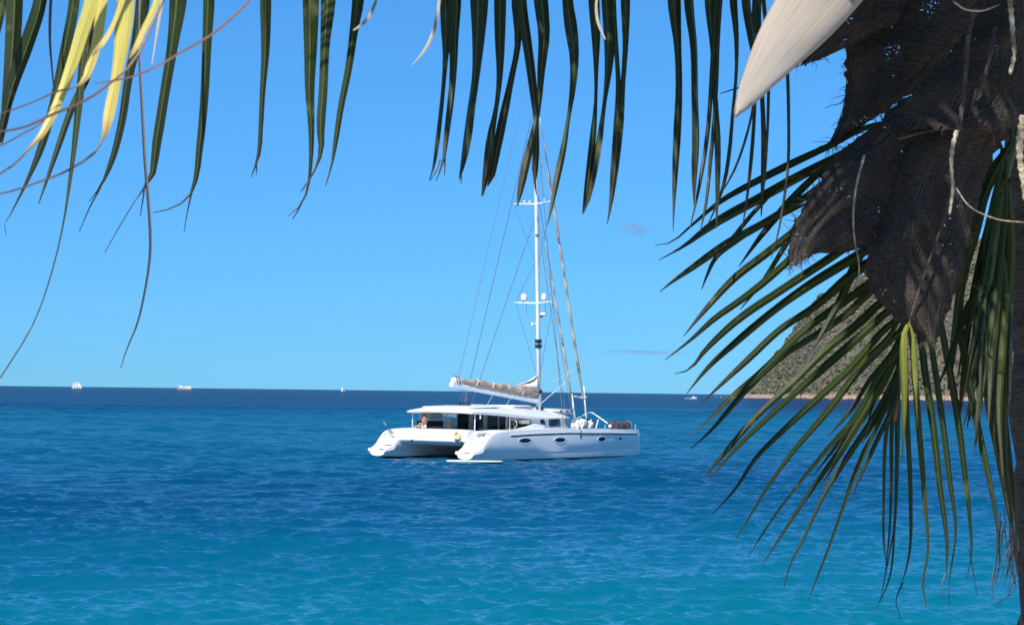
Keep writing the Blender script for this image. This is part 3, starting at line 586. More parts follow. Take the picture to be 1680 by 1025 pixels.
    MB().tube([mp(8.6), mp(8.66) + Vector((.4, -.05, 0))], .05, 6).build('radar_bracket', DARK, c)
    MB().tube([mp(8.15) + Vector((-.1, .1, 0)), mp(8.15) + Vector((-.38, .18, .02))], [.05, .1], 8).build('deck_light', GEL, c)
    for z in (7.0, 6.7, 3.9, 13.6): MB().box(tuple(mp(z) + Vector((-.19, -.13, 0))), tuple(mp(z) + Vector((.17, .13, .22 if z != 13.6 else .12)))).build('mast_band', DARK if z != 13.6 else GREY, c)
    # standing rigging
    def wire(a, b, r=.02, mat=WIRE, name='stay'): MB().tube([a, b], r, 5).build(name, mat, c)
    for s in (-1, 1):
        wire(mp(21.8), (7.9, s * 4.15, 1.8), .021, name='cap_shroud'); wire(mp(15.0), (8.3, s * 4.15, 1.8), .021, name='lower_shroud')
        wire(mp(12.2), tips[(9.45, s)], .014, name='diamond_stay'); wire(tips[(9.45, s)], mp(4.6), .014, name='diamond_stay')
        wire(mp(19.5), tips[(15.55, s)], .014, name='diamond_stay'); wire(tips[(15.55, s)], mp(11.6), .014, name='diamond_stay')
        wire(mp(9.5).lerp(tips[(9.45, s)], .5), mp(9.5).lerp(tips[(9.45, s)], .5) + Vector((0, 0, -.7)), .02, name='flag_halyard')
    wire(mp(15.2) + Vector((.1, 0, 0)), (9.0, -4.1, 1.8), .016, name='running_backstay')
    wire(mp(23.3) + Vector((-.5, .1, .1)), (3.3, .15, 4.7), .016, name='topping_lift')
    for x_, sgn in ((10.2, 1), (10.9, -1)): wire(mp(3.2), (x_ + 1.5 * (sgn < 0) , -.9 * (sgn < 0) + .3, 4.6), .02, ALU, 'vang')
    for x_ in (4.9, 6.6): wire((x_ + 1.3, -.2, 4.0 - .1 * (x_ - 4.9)), (x_ - .3, -.9, 3.05), .012, ALU, 'reefing_line')
    for dx in (0, .12, .25, .38): wire((3.3 + dx, 0, 4.28), (3.45 + dx * .6, .1 - dx, 3.3), .011, WIRE, 'mainsheet')
    # furled headsails: rolled cloth with the tan sun strip winding round it
    mt, nt, p = nmat('furled_sail'); N = nt.nodes.new; L = nt.links.new
    tc = N('ShaderNodeTexCoord'); wv = N('ShaderNodeTexWave'); wv.bands_direction = 'Z'; wv.inputs['Scale'].default_value = .22; wv.inputs['Distortion'].default_value = 6; wv.inputs['Detail'].default_value = 3
    L(tc.outputs['Object'], wv.inputs['Vector']); rp = N('ShaderNodeValToRGB'); rp.color_ramp.elements[0].color = (.30, .25, .20, 1); rp.color_ramp.elements[1].color = (.52, .47, .40, 1); L(wv.outputs['Fac'], rp.inputs['Fac'])
    L(rp.outputs[0], p.inputs['Base Color']); p.inputs['Roughness'].default_value = .8
    def furl(a, b, r, f0, f1, name):
        a, b = Vector(a), Vector(b); n = 60; pts = [a.lerp(b, f0 + (f1 - f0) * k / n) for k in range(n + 1)]
        rad = [r * (0.35 + .65 * min(1, k / 5, (n - k) / 22)) * (1 + .14 * math.sin(k * 1.1) + random.uniform(-.08, .08)) for k in range(n + 1)]
        return MB().tube(pts, rad, 7).build(name, mt, c, True)
    wire((15.45, 0, 1.75), mp(22.4) + Vector((.15, 0, 0)), .02, name='forestay'); wire((14.35, 0, 1.7), mp(16.2) + Vector((.15, 0, 0)), .02, name='forestay')
    furl((15.45, 0, 1.75), mp(22.4) + Vector((.15, 0, 0)), .085, .09, .93, 'furled_genoa'); furl((14.35, 0, 1.7), mp(16.2) + Vector((.15, 0, 0)), .066, .13, .80, 'furled_staysail')
    MB().tube([(15.45, 0, 1.75), (15.2, 0, 2.9), (15.0, 0, 4.4)], [.075, .06, .05], 8).build('furler', GEL, c, True); MB().tube([(14.35, 0, 1.7), (14.0, 0, 3.0), (13.8, 0, 3.9)], [.075, .06, .05], 8).build('furler', GEL, c, True)
    wire((15.2, 0, 3.6), (14.1, 0, 3.75), .05, GEL, 'tack_strop')
    wire((14.9, 0, 5.8), (11.2, -.6, 4.6), .014, ALU, 'sheet_line')
    # boom, sail bag, head of the sail
    bl = lambda t: 4.22 - (t - 2.6) * (4.22 - 3.28) / 7.8     # underside of the boom
    MB().loft([[(t, -.14, bl(t) + .04), (t, -.16, bl(t) + .16), (t, -.12, bl(t) + .29), (t, .12, bl(t) + .29), (t, .16, bl(t) + .16), (t, .14, bl(t) + .04), (t, 0, bl(t))] for t in (2.55, 2.8, 6, 9.8, 10.4)]).build('boom', GEL, c, autosmooth=35)
    rings = []
    for k in range(46):
        t = 3.25 + (10.42 - 3.25) * k / 45; hgt = float(np.interp(t, [3.25, 3.6, 4.4, 6, 8, 9.5, 10.42], [.20, .32, .40, .43, .52, .56, .50])); wd = float(np.interp(t, [3.2, 4, 7, 9.6, 10.42], [.14, .22, .25, .24, .15]))
        z0 = bl(t) + .24; hgt += .05; sag = .045 * math.sin(k * .53 + 1) + .04 * math.sin(k * 1.13) + random.uniform(-.02, .02)
        rings.append([(t + random.uniform(-.01, .01), wd * math.cos(a) * (1 + random.uniform(-.16, .16)), z0 + hgt * (.5 + .5 * math.sin(a)) + (sag if math.sin(a) > 0 else 0)) for a in [math.pi * 2 * q / 14 for q in range(14)]])
    MB().loft(rings).build('sail_bag', TAN, c, True)
    for t in (4.5, 5.9, 7.3, 8.7): 
        hh = .64; z0 = bl(t) + .28
        MB().tube([(t, -.16, z0), (t + .12, -.27, z0 + .22), (t + .25, -.22, z0 + .34), (t + .3, -.02, z0 + .47)], .022, 5).build('bag_strap', SAIL, c)
    MB().ball((2.95, 0, bl(2.95) + .42), (.42, .2, .24), 10, 6, .08).build('folded_sail', GEL, c, True)
    for dt in (0.05, .25): MB().tube([(2.85 + dt, -.2, bl(3) + .3), (2.78 + dt, -.15, bl(3) + .62), (2.8 + dt, .1, bl(3) + .7)], .03, 5).build('reef_line', DARK, c)
    P = [mp(5.0) + Vector((-.17, 0, 0)), mp(4.0) + Vector((-.17, 0, 0)), Vector((8.5, 0, 4.40)), Vector((9.6, 0, 4.66))]
    MB().loft([[p_ + Vector((0, -w_, 0)), p_ + Vector((0, w_, 0))] for p_, w_ in ((P[0], .05), (P[3], .10), (P[2], .04))], closed=False).build('sail_head_fold', SAIL, c)
    MB().loft([[P[0] + Vector((0, -.06, 0)), P[0] + Vector((0, .06, 0)), P[0] + Vector((-.05, 0, .04))], [P[1] + Vector((.0, -.16, 0)), P[1] + Vector((0, .16, 0)), P[1] + Vector((-.3, 0, .75))], [Vector((9.4, -.14, 4.2)), Vector((9.4, .14, 4.2)), Vector((9.4, 0, 4.62))], [P[2] + Vector((0, -.03, 0)), P[2] + Vector((0, .03, 0)), P[2] + Vector((0, 0, .03))]]).build('sail_head', SAIL, c, True)
    # gooseneck
    MB().tube([(10.35, 0, 3.4), mp(3.35)], .07, 8).build('gooseneck', ALU, c); MB().tube([mp(2.95) + Vector((-.2, 0, 0)), mp(3.3) + Vector((-.22, 0, 0))], .05, 8).build('mast_step_block', STEEL, c)
    # ensign on its staff at the port stern
    st = MB().tube([(1.55, 3.78, 1.45), (1.2, 4.15, 2.12)], .02, 6).build('flag_staff', STEEL, c)
    fl = noise_mat('flag_cloth', (0.02, 0.03, 0.10), (0.03, 0.04, 0.14), 3, .8); fr = noise_mat('flag_red', (.50, .16, .16), (.58, .28, .26), 4, .8)
    a0, b0 = Vector((1.22, 4.12, 2.08)), Vector((1.40, 3.93, 1.74))
    def drape(f0, f1, nm, mm):
        mb = MB(); rows = []
        for i in range(5):
            u = f0 + (f1 - f0) * i / 4; rows.append([a0.lerp(b0, v) + Vector((.28 * u + .05 * math.sin(v * 9 + u * 3), -.30 * u + .04 * math.sin(v * 7), -.62 * u * (1 - .35 * v))) for v in (0, .25, .5, .75, 1)])
        mb.loft(rows, closed=False); o = mb.build(nm, mm, st, True); s = o.modifiers.new('t', 'SOLIDIFY'); s.thickness = .008
    drape(0, .42, 'flag_canton', fl); drape(.42, 1, 'flag_fly', fr)
    return c
boat = build_catamaran()

def thing_on_boat(name, t, y, z, label, cat, rz=0.0):
    o = empty(name, bw(t, y, z), TH + rz); tag(o, label, cat); return o
# cream horseshoe lifebuoy on the aft beam
lb = thing_on_boat('lifebuoy', 0.86, -2.05, 1.45, 'cream horseshoe lifebuoy hung on the white aft beam of the catamaran', 'lifebuoy')
pts = [(0, .19 * math.cos(a), .23 * math.sin(a)) for a in np.linspace(R(-60), R(240), 16)]
MB().tube(pts, .085, 8).build('float_ring', CREAM, lb, True)
MB().box((.0, -.12, -.2), (.03, .12, .2)).build('cover', CREAM, lb); MB().box((-.02, -.02, -.42), (.02, .03, -.2)).build('strap', DARK, lb)
# bundle on the starboard bow
bu = thing_on_boat('bundle', 13.5, -3.35, 1.74, 'dark grey rolled bundle lying on the near bow of the catamaran', 'bundle')
n = 22; MB().tube([(2.0 * k / n, .05 * math.sin(k), .26 + .02 * math.sin(k * 1.3)) for k in range(n + 1)], [(.13 if k in (0, n) else .23 + .025 * math.sin(k * 2.1) + random.uniform(-.02, .02)) * (1.12 if k > 14 else 1) for k in range(n + 1)], 10).build('rolled_cloth', noise_mat('bundle_cloth', (.04, .04, .045), (.11, .105, .10), 4, .9, .6), bu, True)
for x in (.35, .95, 1.5, 1.75): MB().tube([(x, .27 * math.cos(a), .26 + .27 * math.sin(a)) for a in np.linspace(0, 6.283, 13)], .018, 4).build('lashing', GREY if x > 1.4 else DARK, bu)
MB().ball((-.08, 0, .22), .11, 8, 6).build('end_knot', GEL, bu, True)
# white folded canvas heap on the foredeck
hp_ = thing_on_boat('folded_canvas', 11.6, -2.9, 1.75, 'heap of white folded canvas on the foredeck beside the black strap', 'canvas')
MB().ball((-.9, 0, .22), (.45, .3, .25), 10, 6, .12).build('canvas_fold', SAIL, hp_); MB().ball((-.3, .1, .42), (.55, .3, .22), 10, 6, .14).build('canvas_fold', GEL, hp_); MB().ball((.4, .15, .30), (.5, .3, .24), 10, 6, .14).build('canvas_fold', GEL, hp_)
for k in range(5): MB().tube([(-.8 + k * .35, -.3, .1), (-.65 + k * .33, -.34, .35), (-.45 + k * .35, -.2, .6)], .035, 5).build('canvas_edge', DARK if k % 2 else GEL, hp_)
MB().ball((1.15, .8, .30), (.42, .5, .34), 9, 5, .1).build('dark_bag', DARK, hp_)
# paddle board floating beside the starboard stern
pb = empty('paddle_board', (-1.95, 103.8, 0.10), R(4)); tag(pb, 'white paddle board with aqua rail floating below the near stern', 'paddle board')
def pbring(x, z, w): return (x, w, z)
T = np.linspace(-1.55, 1.55, 25); hw = [.40 * max(0.02, 1 - abs(t / 1.56) ** 2.6) ** .6 for t in T]
MB().loft([[(t, -w_, .05), (t, -w_ * .9, .115), (t, w_ * .9, .115), (t, w_, .05), (t, 0, .0)] for t, w_ in zip(T, hw)]).build('deck', GEL, pb, True)
MB().loft([[(t, -w_ - .012, .03), (t, -w_ - .012, .085), (t, w_ + .012, .085), (t, w_ + .012, .03)] for t, w_ in zip(T, hw)]).build('rail_stripe', noise_mat('aqua_rail', (.25, .62, .55), (.32, .70, .62), 3, .4), pb, True)
MB().box((-.5, -.22, .112), (.5, .22, .122)).build('deck_pad', GREY, pb)
# person sitting on the aft beam, legs stretched towards the port side
def build_person():
    pr = thing_on_boat('person', 1.32, 0.95, 1.80, 'person with bare tanned back and dark hair sitting on the aft beam', 'person')
    J = [(0, 0, .13), (0, -.02, .32), (0, -.02, .50), (0, -.01, .60), (0, .02, .72),      # pelvis, waist, chest, neck, head
         (-.16, -.02, .53), (-.20, -.06, .28), (-.17, -.12, .06),                          # arm
         (.16, -.02, .53), (.22, .05, .30), (.16, .22, .20),
         (-.09, .06, .11), (-.10, .46, .13), (-.10, .82, .08), (-.10, .92, .14),
         (.09, .06, .11), (.10, .44, .30), (.10, .70, .07), (.10, .84, .06)]
    E_ = [(0,1),(1,2),(2,3),(3,4),(2,5),(5,6),(6,7),(2,8),(8,9),(9,10),(0,11),(11,12),(12,13),(13,14),(0,15),(15,16),(16,17),(17,18)]
    Rr = [.13,.12,.14,.055,.095,.06,.045,.035,.06,.045,.035,.085,.062,.042,.035,.085,.062,.042,.035]
    me = bpy.data.meshes.new('body'); me.from_pydata(J, E_, []); me.materials.append(SKIN)
    o = bpy.data.objects.new('body', me); COL.objects.link(o); o.parent = pr
    sk = o.modifiers.new('skin', 'SKIN')
    if not me.skin_vertices: 
        bm = bmesh.new(); bm.from_mesh(me); bm.verts.layers.skin.verify(); bm.to_mesh(me); bm.free()
    for v, r in zip(me.skin_vertices[0].data, Rr): v.radius = (r, r)
    me.skin_vertices[0].data[0].use_root = True
    o.modifiers.new('sub', 'SUBSURF').levels = 2; o.modifiers['sub'].render_levels = 2
    MB().ball((0, .005, .775), (.098, .105, .085), 10, 6).build('hair', HAIR, pr, True)
    MB().ball((0, .03, .12), (.17, .19, .13), 10, 6).build('shorts', GEL, pr, True)
build_person()

# ------------------------------------------------------------------ far vessels
def far(px, d, name, label, cat):
    p = at(px, 640, d); o = empty(name, (p.x, p.y, 0)); tag(o, label, cat); return o
# square-rigged ship
d = 4000.0; s = d / PXF
ts = far(125, d, 'sailing_ship', 'white tall ship under full sail on the far left horizon', 'sailing ship')
MB().loft([[(x, -w_, zt), (x, -w_ * .6, 0), (x, w_ * .6, 0), (x, w_, zt)] for x, w_, zt in ((-9, 1.2, 2.6), (-5, 2, 2), (5, 2, 2), (8, 1, 2.4), (11.5, .1, 3))]).build('hull', GEL, ts)
for x, hgt in ((-5.5, 13), (0, 15.5), (5, 13.5)):
    MB().tube([(x, 0, 2), (x, 0, hgt)], .18, 6).build('mast', ALU, ts)
    for k in range(3):
        z0 = 3 + (hgt - 4) * k / 3; z1 = 3 + (hgt - 4) * (k + .92) / 3; w_ = 2.1 - .45 * k
        MB().loft([[(x - w_, .2, z0), (x, -.7, z0), (x + w_, .2, z0)], [(x - w_ * .85, .1, z1), (x, -.5, z1), (x + w_ * .85, .1, z1)]], closed=False).build('square_sail', GEL, ts, True)
MB().add([(5.6, 0, 12), (11, 0, 3.6), (6.4, .3, 4)], [(0, 1, 2)]).build('jib', GEL, ts)
# small ferry
fe = far(303, 3600.0, 'ferry', 'small white ferry with rust red hull on the horizon', 'ferry')
MB().loft([[(x, -w_, zt), (x, -w_ * .8, -.5), (x, w_ * .8, -.5), (x, w_, zt)] for x, w_, zt in ((-14.5, .3, 4.6), (-11, 2.5, 3.4), (9, 3, 2.6), (13.5, 2.6, 2.8))]).build('hull', RUST, fe)
MB().box((-9, -2.4, 2.7), (12.5, 2.4, 5.2)).build('superstructure', GEL, fe); MB().box((-10.5, -2.2, 5.2), (-4, 2.2, 7.4)).build('wheelhouse', GEL, fe); MB().box((2, -2.2, 5.2), (12.5, 2.2, 7.0)).build('upper_deck', CREAM, fe)
for k in range(6): MB().box((-7.5 + k * 3.1, -2.46, 3.5), (-5.9 + k * 3.1, -2.40, 4.4)).build('window', GLASSD, fe)
MB().tube([(-9.5, 0, 7.4), (-9.9, 0, 11)], .15, 5).build('mast', ALU, fe); MB().tube([(-13.5, 0, 4.5), (-12.8, 0, 7)], .15, 5).build('bow_post', ALU, fe)
# tiny distant sail
sb = far(562, 4200.0, 'sailboat', 'tiny white sailboat far off left of the catamaran', 'sailboat')
MB().loft([[(x, -w_, 1.3), (x, -w_ * .5, 0), (x, w_ * .5, 0), (x, w_, 1.3)] for x, w_ in ((-4, 1), (0, 1.4), (5, .1))]).build('hull', GEL, sb)
MB().tube([(0.5, 0, 1), (.5, 0, 12)], .12, 5).build('mast', ALU, sb); MB().add([(.3, 0, 2), (.3, 0, 11.8), (-3.6, .6, 2.2)], [(0, 1, 2)]).build('mainsail', GEL, sb)
# motor boats in the middle distance
def motorboat(px, d, L_, label):
    o = far(px, d, 'motorboat', label, 'motorboat')
    MB().loft([[(x * L_, -w_, zt), (x * L_, -w_ * .7, -.1), (x * L_, w_ * .7, -.1), (x * L_, w_, zt)] for x, w_, zt in ((-.5, 1.1, .9), (0, 1.3, 1.0), (.35, .9, 1.2), (.52, .05, 1.4))]).build('hull', GEL, o)
    MB().loft([[(x * L_, -.8, z), (x * L_, .8, z), (x * L_, .9, .9), (x * L_, -.9, .9)] for x, z in ((-.2, 1.9), (.1, 2.0), (.25, 1.0))]).build('cabin', GEL, o)
    MB().box((-.16 * L_, -.87, 1.3), (.05 * L_, -.85, 1.7)).build('window', GLASSD, o)
    return o
motorboat(957, 1500.0, 5.5, 'small white motorboat seen between the forestays of the catamaran')
mo = motorboat(1138, 1500.0, 5.0, 'small white motorboat with foaming wake left of the headland')
MB().loft([[(-2.5 - 1.2 * k, -.4 - .25 * k, .10), (-2.5 - 1.2 * k, 0, .32), (-2.5 - 1.2 * k, .4 + .25 * k, .10)] for k in range(5)], closed=False).build('wake', GEL, mo)

# ------------------------------------------------------------------ thin scraps of cloud
def cloud(px, py, w, h, d, dens, label, seed):
    mt = bpy.data.materials.new('cloud_vapour'); mt.use_nodes = True; nt = mt.node_tree; nt.nodes.clear(); N = nt.nodes.new; L = nt.links.new
    tc = N('ShaderNodeTexCoord'); mp = N('ShaderNodeMapping'); mp.inputs['Location'].default_value = (seed, seed * 2, 0); mp.inputs['Scale'].default_value = (2.2, 2.2, 2.2); L(tc.outputs['Object'], mp.inputs['Vector'])
    no = N('ShaderNodeTexNoise'); no.inputs['Scale'].default_value = 1.0; no.inputs['Detail'].default_value = 4; L(mp.outputs[0], no.inputs['Vector'])
    ln = N('ShaderNodeVectorMath'); ln.operation = 'LENGTH'; L(tc.outputs['Object'], ln.inputs[0])
    fa = N('ShaderNodeMapRange'); fa.inputs[1].default_value = 0.25; fa.inputs[2].default_value = 1.0; fa.inputs[3].default_value = 0.12; fa.inputs[4].default_value = -0.32; L(ln.outputs['Value'], fa.inputs[0])
    ad = N('ShaderNodeMath'); ad.operation = 'ADD'; L(no.outputs['Fac'], ad.inputs[0]); L(fa.outputs[0], ad.inputs[1])
    mr = N('ShaderNodeMapRange'); mr.inputs[1].default_value = 0.42; mr.inputs[2].default_value = 0.75; mr.inputs[4].default_value = dens; L(ad.outputs[0], mr.inputs[0])
    pv = N('ShaderNodeVolumePrincipled'); pv.inputs['Color'].default_value = (0.55, 0.52, 0.6, 1); L(mr.outputs[0], pv.inputs['Density']); out = N('ShaderNodeOutputMaterial'); L(pv.outputs[0], out.inputs['Volume'])
    mb = MB().ball((0, 0, 0), 1.0, 14, 9); o = mb.build('cloud', mt); o.location = at(px, py, d); o.scale = (w * d / PXF / 2, w * d / PXF / 3, h * d / PXF / 2); tag(o, label, 'cloud')
cloud(1040, 376, 120, 44, 6000.0, 0.010, 'small faint grey cloud below the hanging leaflets', 1.0)
cloud(925, 378, 60, 26, 6000.0, 0.006, 'tiny faint cloud scrap beside the mast', 4.0)
cloud(1060, 578, 260, 14, 6500.0, 0.006, 'thin streak of faint cloud low over the horizon', 7.0)

# ------------------------------------------------------------------ palm
palm = empty('coconut_palm', (at(1782, 900, 5.05).x, at(1782, 900, 5.05).y, 2.25))
tag(palm, 'coconut palm at the right edge with drooping fronds and brown fibre sheaths', 'palm tree')
bpy.context.view_layer.update(); PINV = palm.matrix_world.inverted()
def pl(v): return PINV @ Vector(v)

def strip(pts, depths, twist=None, fold=0.28, nseg=18, thick=0.0012, ext=None):
    """leaflet: pts (px, py, apparent width px) -> V-folded tapering solid blade. depths = (root, tip) metres"""
    Q = crom(pts, nseg); n = len(Q); tw = random.uniform(-.55, .55) if twist is None else twist
    d0, d1 = depths; V = []; uvs = []; F_ = []; C = []
    for i, q in enumerate(Q):
        u = i / (n - 1); C.append(at(q[0], q[1], d0 + (d1 - d0) * u))
    for i, q in enumerate(Q):
        u = i / (n - 1); dep = d0 + (d1 - d0) * u
        t = (C[min(i + 1, n - 1)] - C[max(i - 1, 0)]).normalized()
        side = t.cross(FWD).normalized(); nor = side.cross(t).normalized()
        if nor.dot(FWD) > 0: nor = -nor
        a = tw * (0.6 + 0.8 * u) + .15 * math.sin(u * 5 + tw * 7)
        s2 = side * math.cos(a) + nor * math.sin(a); n2 = nor * math.cos(a) - side * math.sin(a)
        w = max(q[2], 1.0) * dep / PXF / 2 / max(.55, math.cos(a)); w = max(w, .0009)
        f = fold * w * 2
        V += [C[i] - s2 * w - n2 * f * .5, C[i] + n2 * f * .5, C[i] + s2 * w - n2 * f * .5, C[i] + n2 * (f * .5 - max(thick, .12 * w))]
        uvs += [(u, 0), (u, .5), (u, 1), (u, .5)]
    for i in range(n - 1):
        for k in range(4): F_.append((i*4 + k, i*4 + (k+1) % 4, (i+1)*4 + (k+1) % 4, (i+1)*4 + k))
    F_.append((3, 2, 1, 0)); e = (n - 1) * 4; F_.append((e, e+1, e+2, e+3))
    return [pl(v) for v in V], F_, uvs
def leaflet(name, pts, depths, mat, parent, **kw):
    v, f, uv = strip(pts, depths, **kw); return obj(name, v, f, mat, parent, False, uv)

def rachis(ptsd, rad, mat, name='frond'):
    mb = MB(); mb.tube([pl(at(*p)) for p in ptsd], rad, 8); o = mb.build(name, mat, palm, True); return o

# --- hanging frond across the top; its midrib runs above the frame
TOPR = [(1760, 60, 5.0), (1700, -90, 4.9), (1560, -190, 4.75), (1300, -235, 4.55), (950, -230, 4.42), (600, -215, 4.35), (300, -195, 4.3), (0, -170, 4.25), (-260, -120, 4.2)]
top = rachis([tuple(r) for r in crom(TOPR, 40)], [.030 - .022 * k / 39 for k in range(40)], RACHIS); top['label'] = 'green frond whose leaflets hang along the top of the view'
def top_y(x): a = sorted(TOPR); return float(np.interp(x, [p[0] for p in a], [p[1] for p in a])), float(np.interp(x, [p[0] for p in a], [p[2] for p in a]))
TOPL = [
 [(5,0,14),(-6,60,10),(-16,110,4)],
 [(24,0,28),(18,110,24),(10,180,16),(2,235,5)],
 [(67,0,20),(46,70,21),(21,140,18),(2,215,8),(-8,260,2)],
 [(121,0,21),(105,88,19),(88,168,16),(66,245,13),(42,302,6),(14,358,1.5)],
 [(163,0,18),(150,90,18),(139,133,15),(121,170,13),(94,245,10),(76,298,5),(63,335,1.5)],
 [(140,60,16),(130,160,15),(121,245,10),(114,300,7),(105,360,4),(88,435,3.2),(55,530,3),(0,620,3)],
 [(233,0,26),(225,60,21),(211,123,16),(197,210,14),(179,274,10),(165,305,4),(146,331,1.5)],
 [(291,0,32),(283,70,21),(270,151,18),(256,239,16),(246,295,8),(235,310,3),(204,358,2),(172,414,1)],
 [(342,0,21),(339,70,17),(335,158,15),(327,246,12),(320,298,8),(312,320,4),(288,339,3),(251,349,1.5)],
 [(436,0,20),(435,93,14),(431,148,10),(428,208,8),(424,256,6),(418.5,274,3),(412,291,1)],
 [(509,0,30),(509,74,24),(508,148,17),(511,222,10),(509,278,6),(505,308,4),(496,333,3),(473,354,1)],
 [(538,0,27),(533,74,17),(530,148,16),(526,208,15),(526,252,8),(515,282,3),(493,315,1)],
 [(587,0,22),(581,45,16),(572,111,13),(559,178,11),(550,237,8),(545,267,4),(534,306,1.5)],
 [(731,0,22),(733,45,24),(731,85,12),(728,130,8),(722,190,8),(716,240,8),(710,278,4),(704,297,1)],
 [(748,0,24),(746,55,18),(745,111,13),(739,178,11),(732,230,9),(728,262,5),(715,298,1)],
 [(785,0,33),(784,56,24),(779,130,14),(772,178,14),(765,230,15),(759,267,10),(753,295,2)],
 [(820,0,22),(820,58,19),(819,137,10),(814,178,8),(805,225,14),(797,290,12),(791,322,3)],
 [(849,0,22),(849,78,11),(839,129,11),(827,187,15),(814,250,15),(803,300,6),(800,306,2)],
 [(855,0,20),(866,78,17),(876,156,14),(880,203,9),(880,234,11),(878,281,11),(878,304,3),(880,320,1.5)],
 [(888,0,26),(893,55,21),(888,117,14),(884,176,8),(876,215,10),(864,265,15),(854,312,11),(849,338,2)],
 [(931,0,19),(937,47,23),(942,90,17),(938.5,156,10),(933,191,7),(925,242,11),(913,297,12),(904.5,343,5),(898,370,1.5)],
 [(974,0,20),(977.5,58,16),(978,117,8),(977.5,164,6),(973.5,218,11),(968,273,13),(960,332,8),(956,351,2)],
 [(995,0,20),(999,58,21),(997,117,13),(991,168,7),(981.5,234,11),(972,289,10),(962,336,5),(957,350,1.5)],
 [(1007,0,8),(1011,78,8),(1014.5,137,9),(1012.5,215,14),(1007,293,13),(1001,343,5),(996,368,1.5)],
 [(1026,0,17),(1026,78,10),(1022,137,8.5),(1018.5,195,11),(1011,273,9),(1004,330,4)],
 [(1106,0,24),(1112,78,13),(1114,137,12),(1111.5,215,14),(1108,281,11),(1105.6,336,5),(1104.5,379,1)],
 [(1132,0,19),(1140,78,14),(1141.5,156,13),(1143,234,14),(1140,293,10),(1139,336,2)],
 [(1163,0,16),(1170,78,11),(1173,156,9),(1177,234,11),(1177,304,8),(1175,375,1.5)],
 [(1172,40,9),(1169,100,8),(1161,218,8),(1147,308,6),(1132,375,1.5)],
 [(1178,60,8),(1175,150,7),(1165,273,7),(1157,343,5),(1149,380,1.5)],
 [(1203,0,14),(1208,58,9),(1208,117,6),(1202,187,6),(1196,254,7),(1186,308,6),(1170,350,3),(1158,375,1)],
 [(1225.5,0,18),(1235,66,15),(1241,117,7),(1237,170,5),(1222,234,5),(1200,290,4),(1184,316,2)],
 [(1238,40,9),(1240,120,7),(1238,195,7),(1232,273,7),(1226,325,5),(1218,375,1.5)],
 [(1245,50,9),(1249,130,8),(1253,215,9),(1252,300,8),(1249,355,2)],
 [(1253,0,8),(1259,60,7),(1261,156,6),(1258.5,234,5),(1255,300,3)],
 [(1283,20,8),(1291,100,7),(1294,195,6),(1293,273,5.5),(1286,330,5),(1275,390,3),(1265,425,1)],
]
for i, L_ in enumerate(TOPL):
    x0, y0, w0 = L_[0]; x1, y1, _ = L_[1]
    xr = x0 + (x0 - x1) * .9 + 18; ry, rd = top_y(xr)
    pts = [(xr + 6, ry + 2, 7), (xr - 2, ry + .3 * (y0 - ry), w0 * .85), (x0 + (x0 - x1) * .12, y0 - 40, w0 * 1.0)] + L_
    if y0 > 30: pts = [pts[0], pts[1]] + L_
    dd = random.uniform(-.10, .10); pts = [(a_, b_, c_ * .92) for a_, b_, c_ in pts]
    leaflet('leaflet', pts, (rd, rd - .12 + dd), LEAF, top, nseg=26, fold=random.uniform(.18, .34))
# split thread-like ends of some leaflets
for pts in ([(165,308,2.5),(150,335,2),(130,380,1)], [(238,300,2.5),(234,330,2),(230,355,1)], [(314,318,3),(308,345,2),(302,380,1)], [(420,266,2.5),(421,276,2),(420.5,286,1)],
            [(496,330,2.5),(488,347,2),(480,359,1)], [(519,275,2.5),(510,292,1.8),(497,312,1)], [(722,262,2.5),(716,280,2),(706,296,1)], [(730,250,2.5),(730,272,2),(729,288,1)], [(14,356,2),(8,368,1.4),(10,385,1)],
            [(755,282,3),(757,292,2),(756,301,1)], [(1181,154,1.2),(1200,148,2.4),(1222,141,2.5)]):
    ry, rd = top_y(pts[0][0]); leaflet('leaflet_tip', pts, (rd - .1, rd - .12), TENDRILD, top, nseg=8, fold=.1)
# long bare strands
leaflet('leaflet_tip', [(88,-60,5),(83.5,0,4.5),(82,70,3.5),(86,120,2.5),(88,142,2)], (4.2, 4.15), TENDRILD, top, nseg=12, fold=.1)
leaflet('leaflet_tip', [(229,-60,5),(228,75,4),(233,175,5),(239,281,5.5),(244,340,5.5),(246,420,5),(238,475,4.2),(222,540,3.4),(208,572,2.4),(198,604,1.2)], (3.9, 3.7), TENDRILD, top, nseg=30, fold=.1)
for pts in ([(640,-50,5),(618,0,5),(600,35,6),(580,50,3)], [(730,-40,4),(721,0,5),(712,50,6),(695,85,5),(676,107,1)], [(270,-40,7),(266,0,6),(258,50,4),(249,105,2)], [(985,-30,4),(978,10,4),(982,40,5),(993,65,2)]):
    leaflet('dry_strip', pts, (4.1, 4.0), PALE, top, nseg=12, fold=.15, twist=.2)

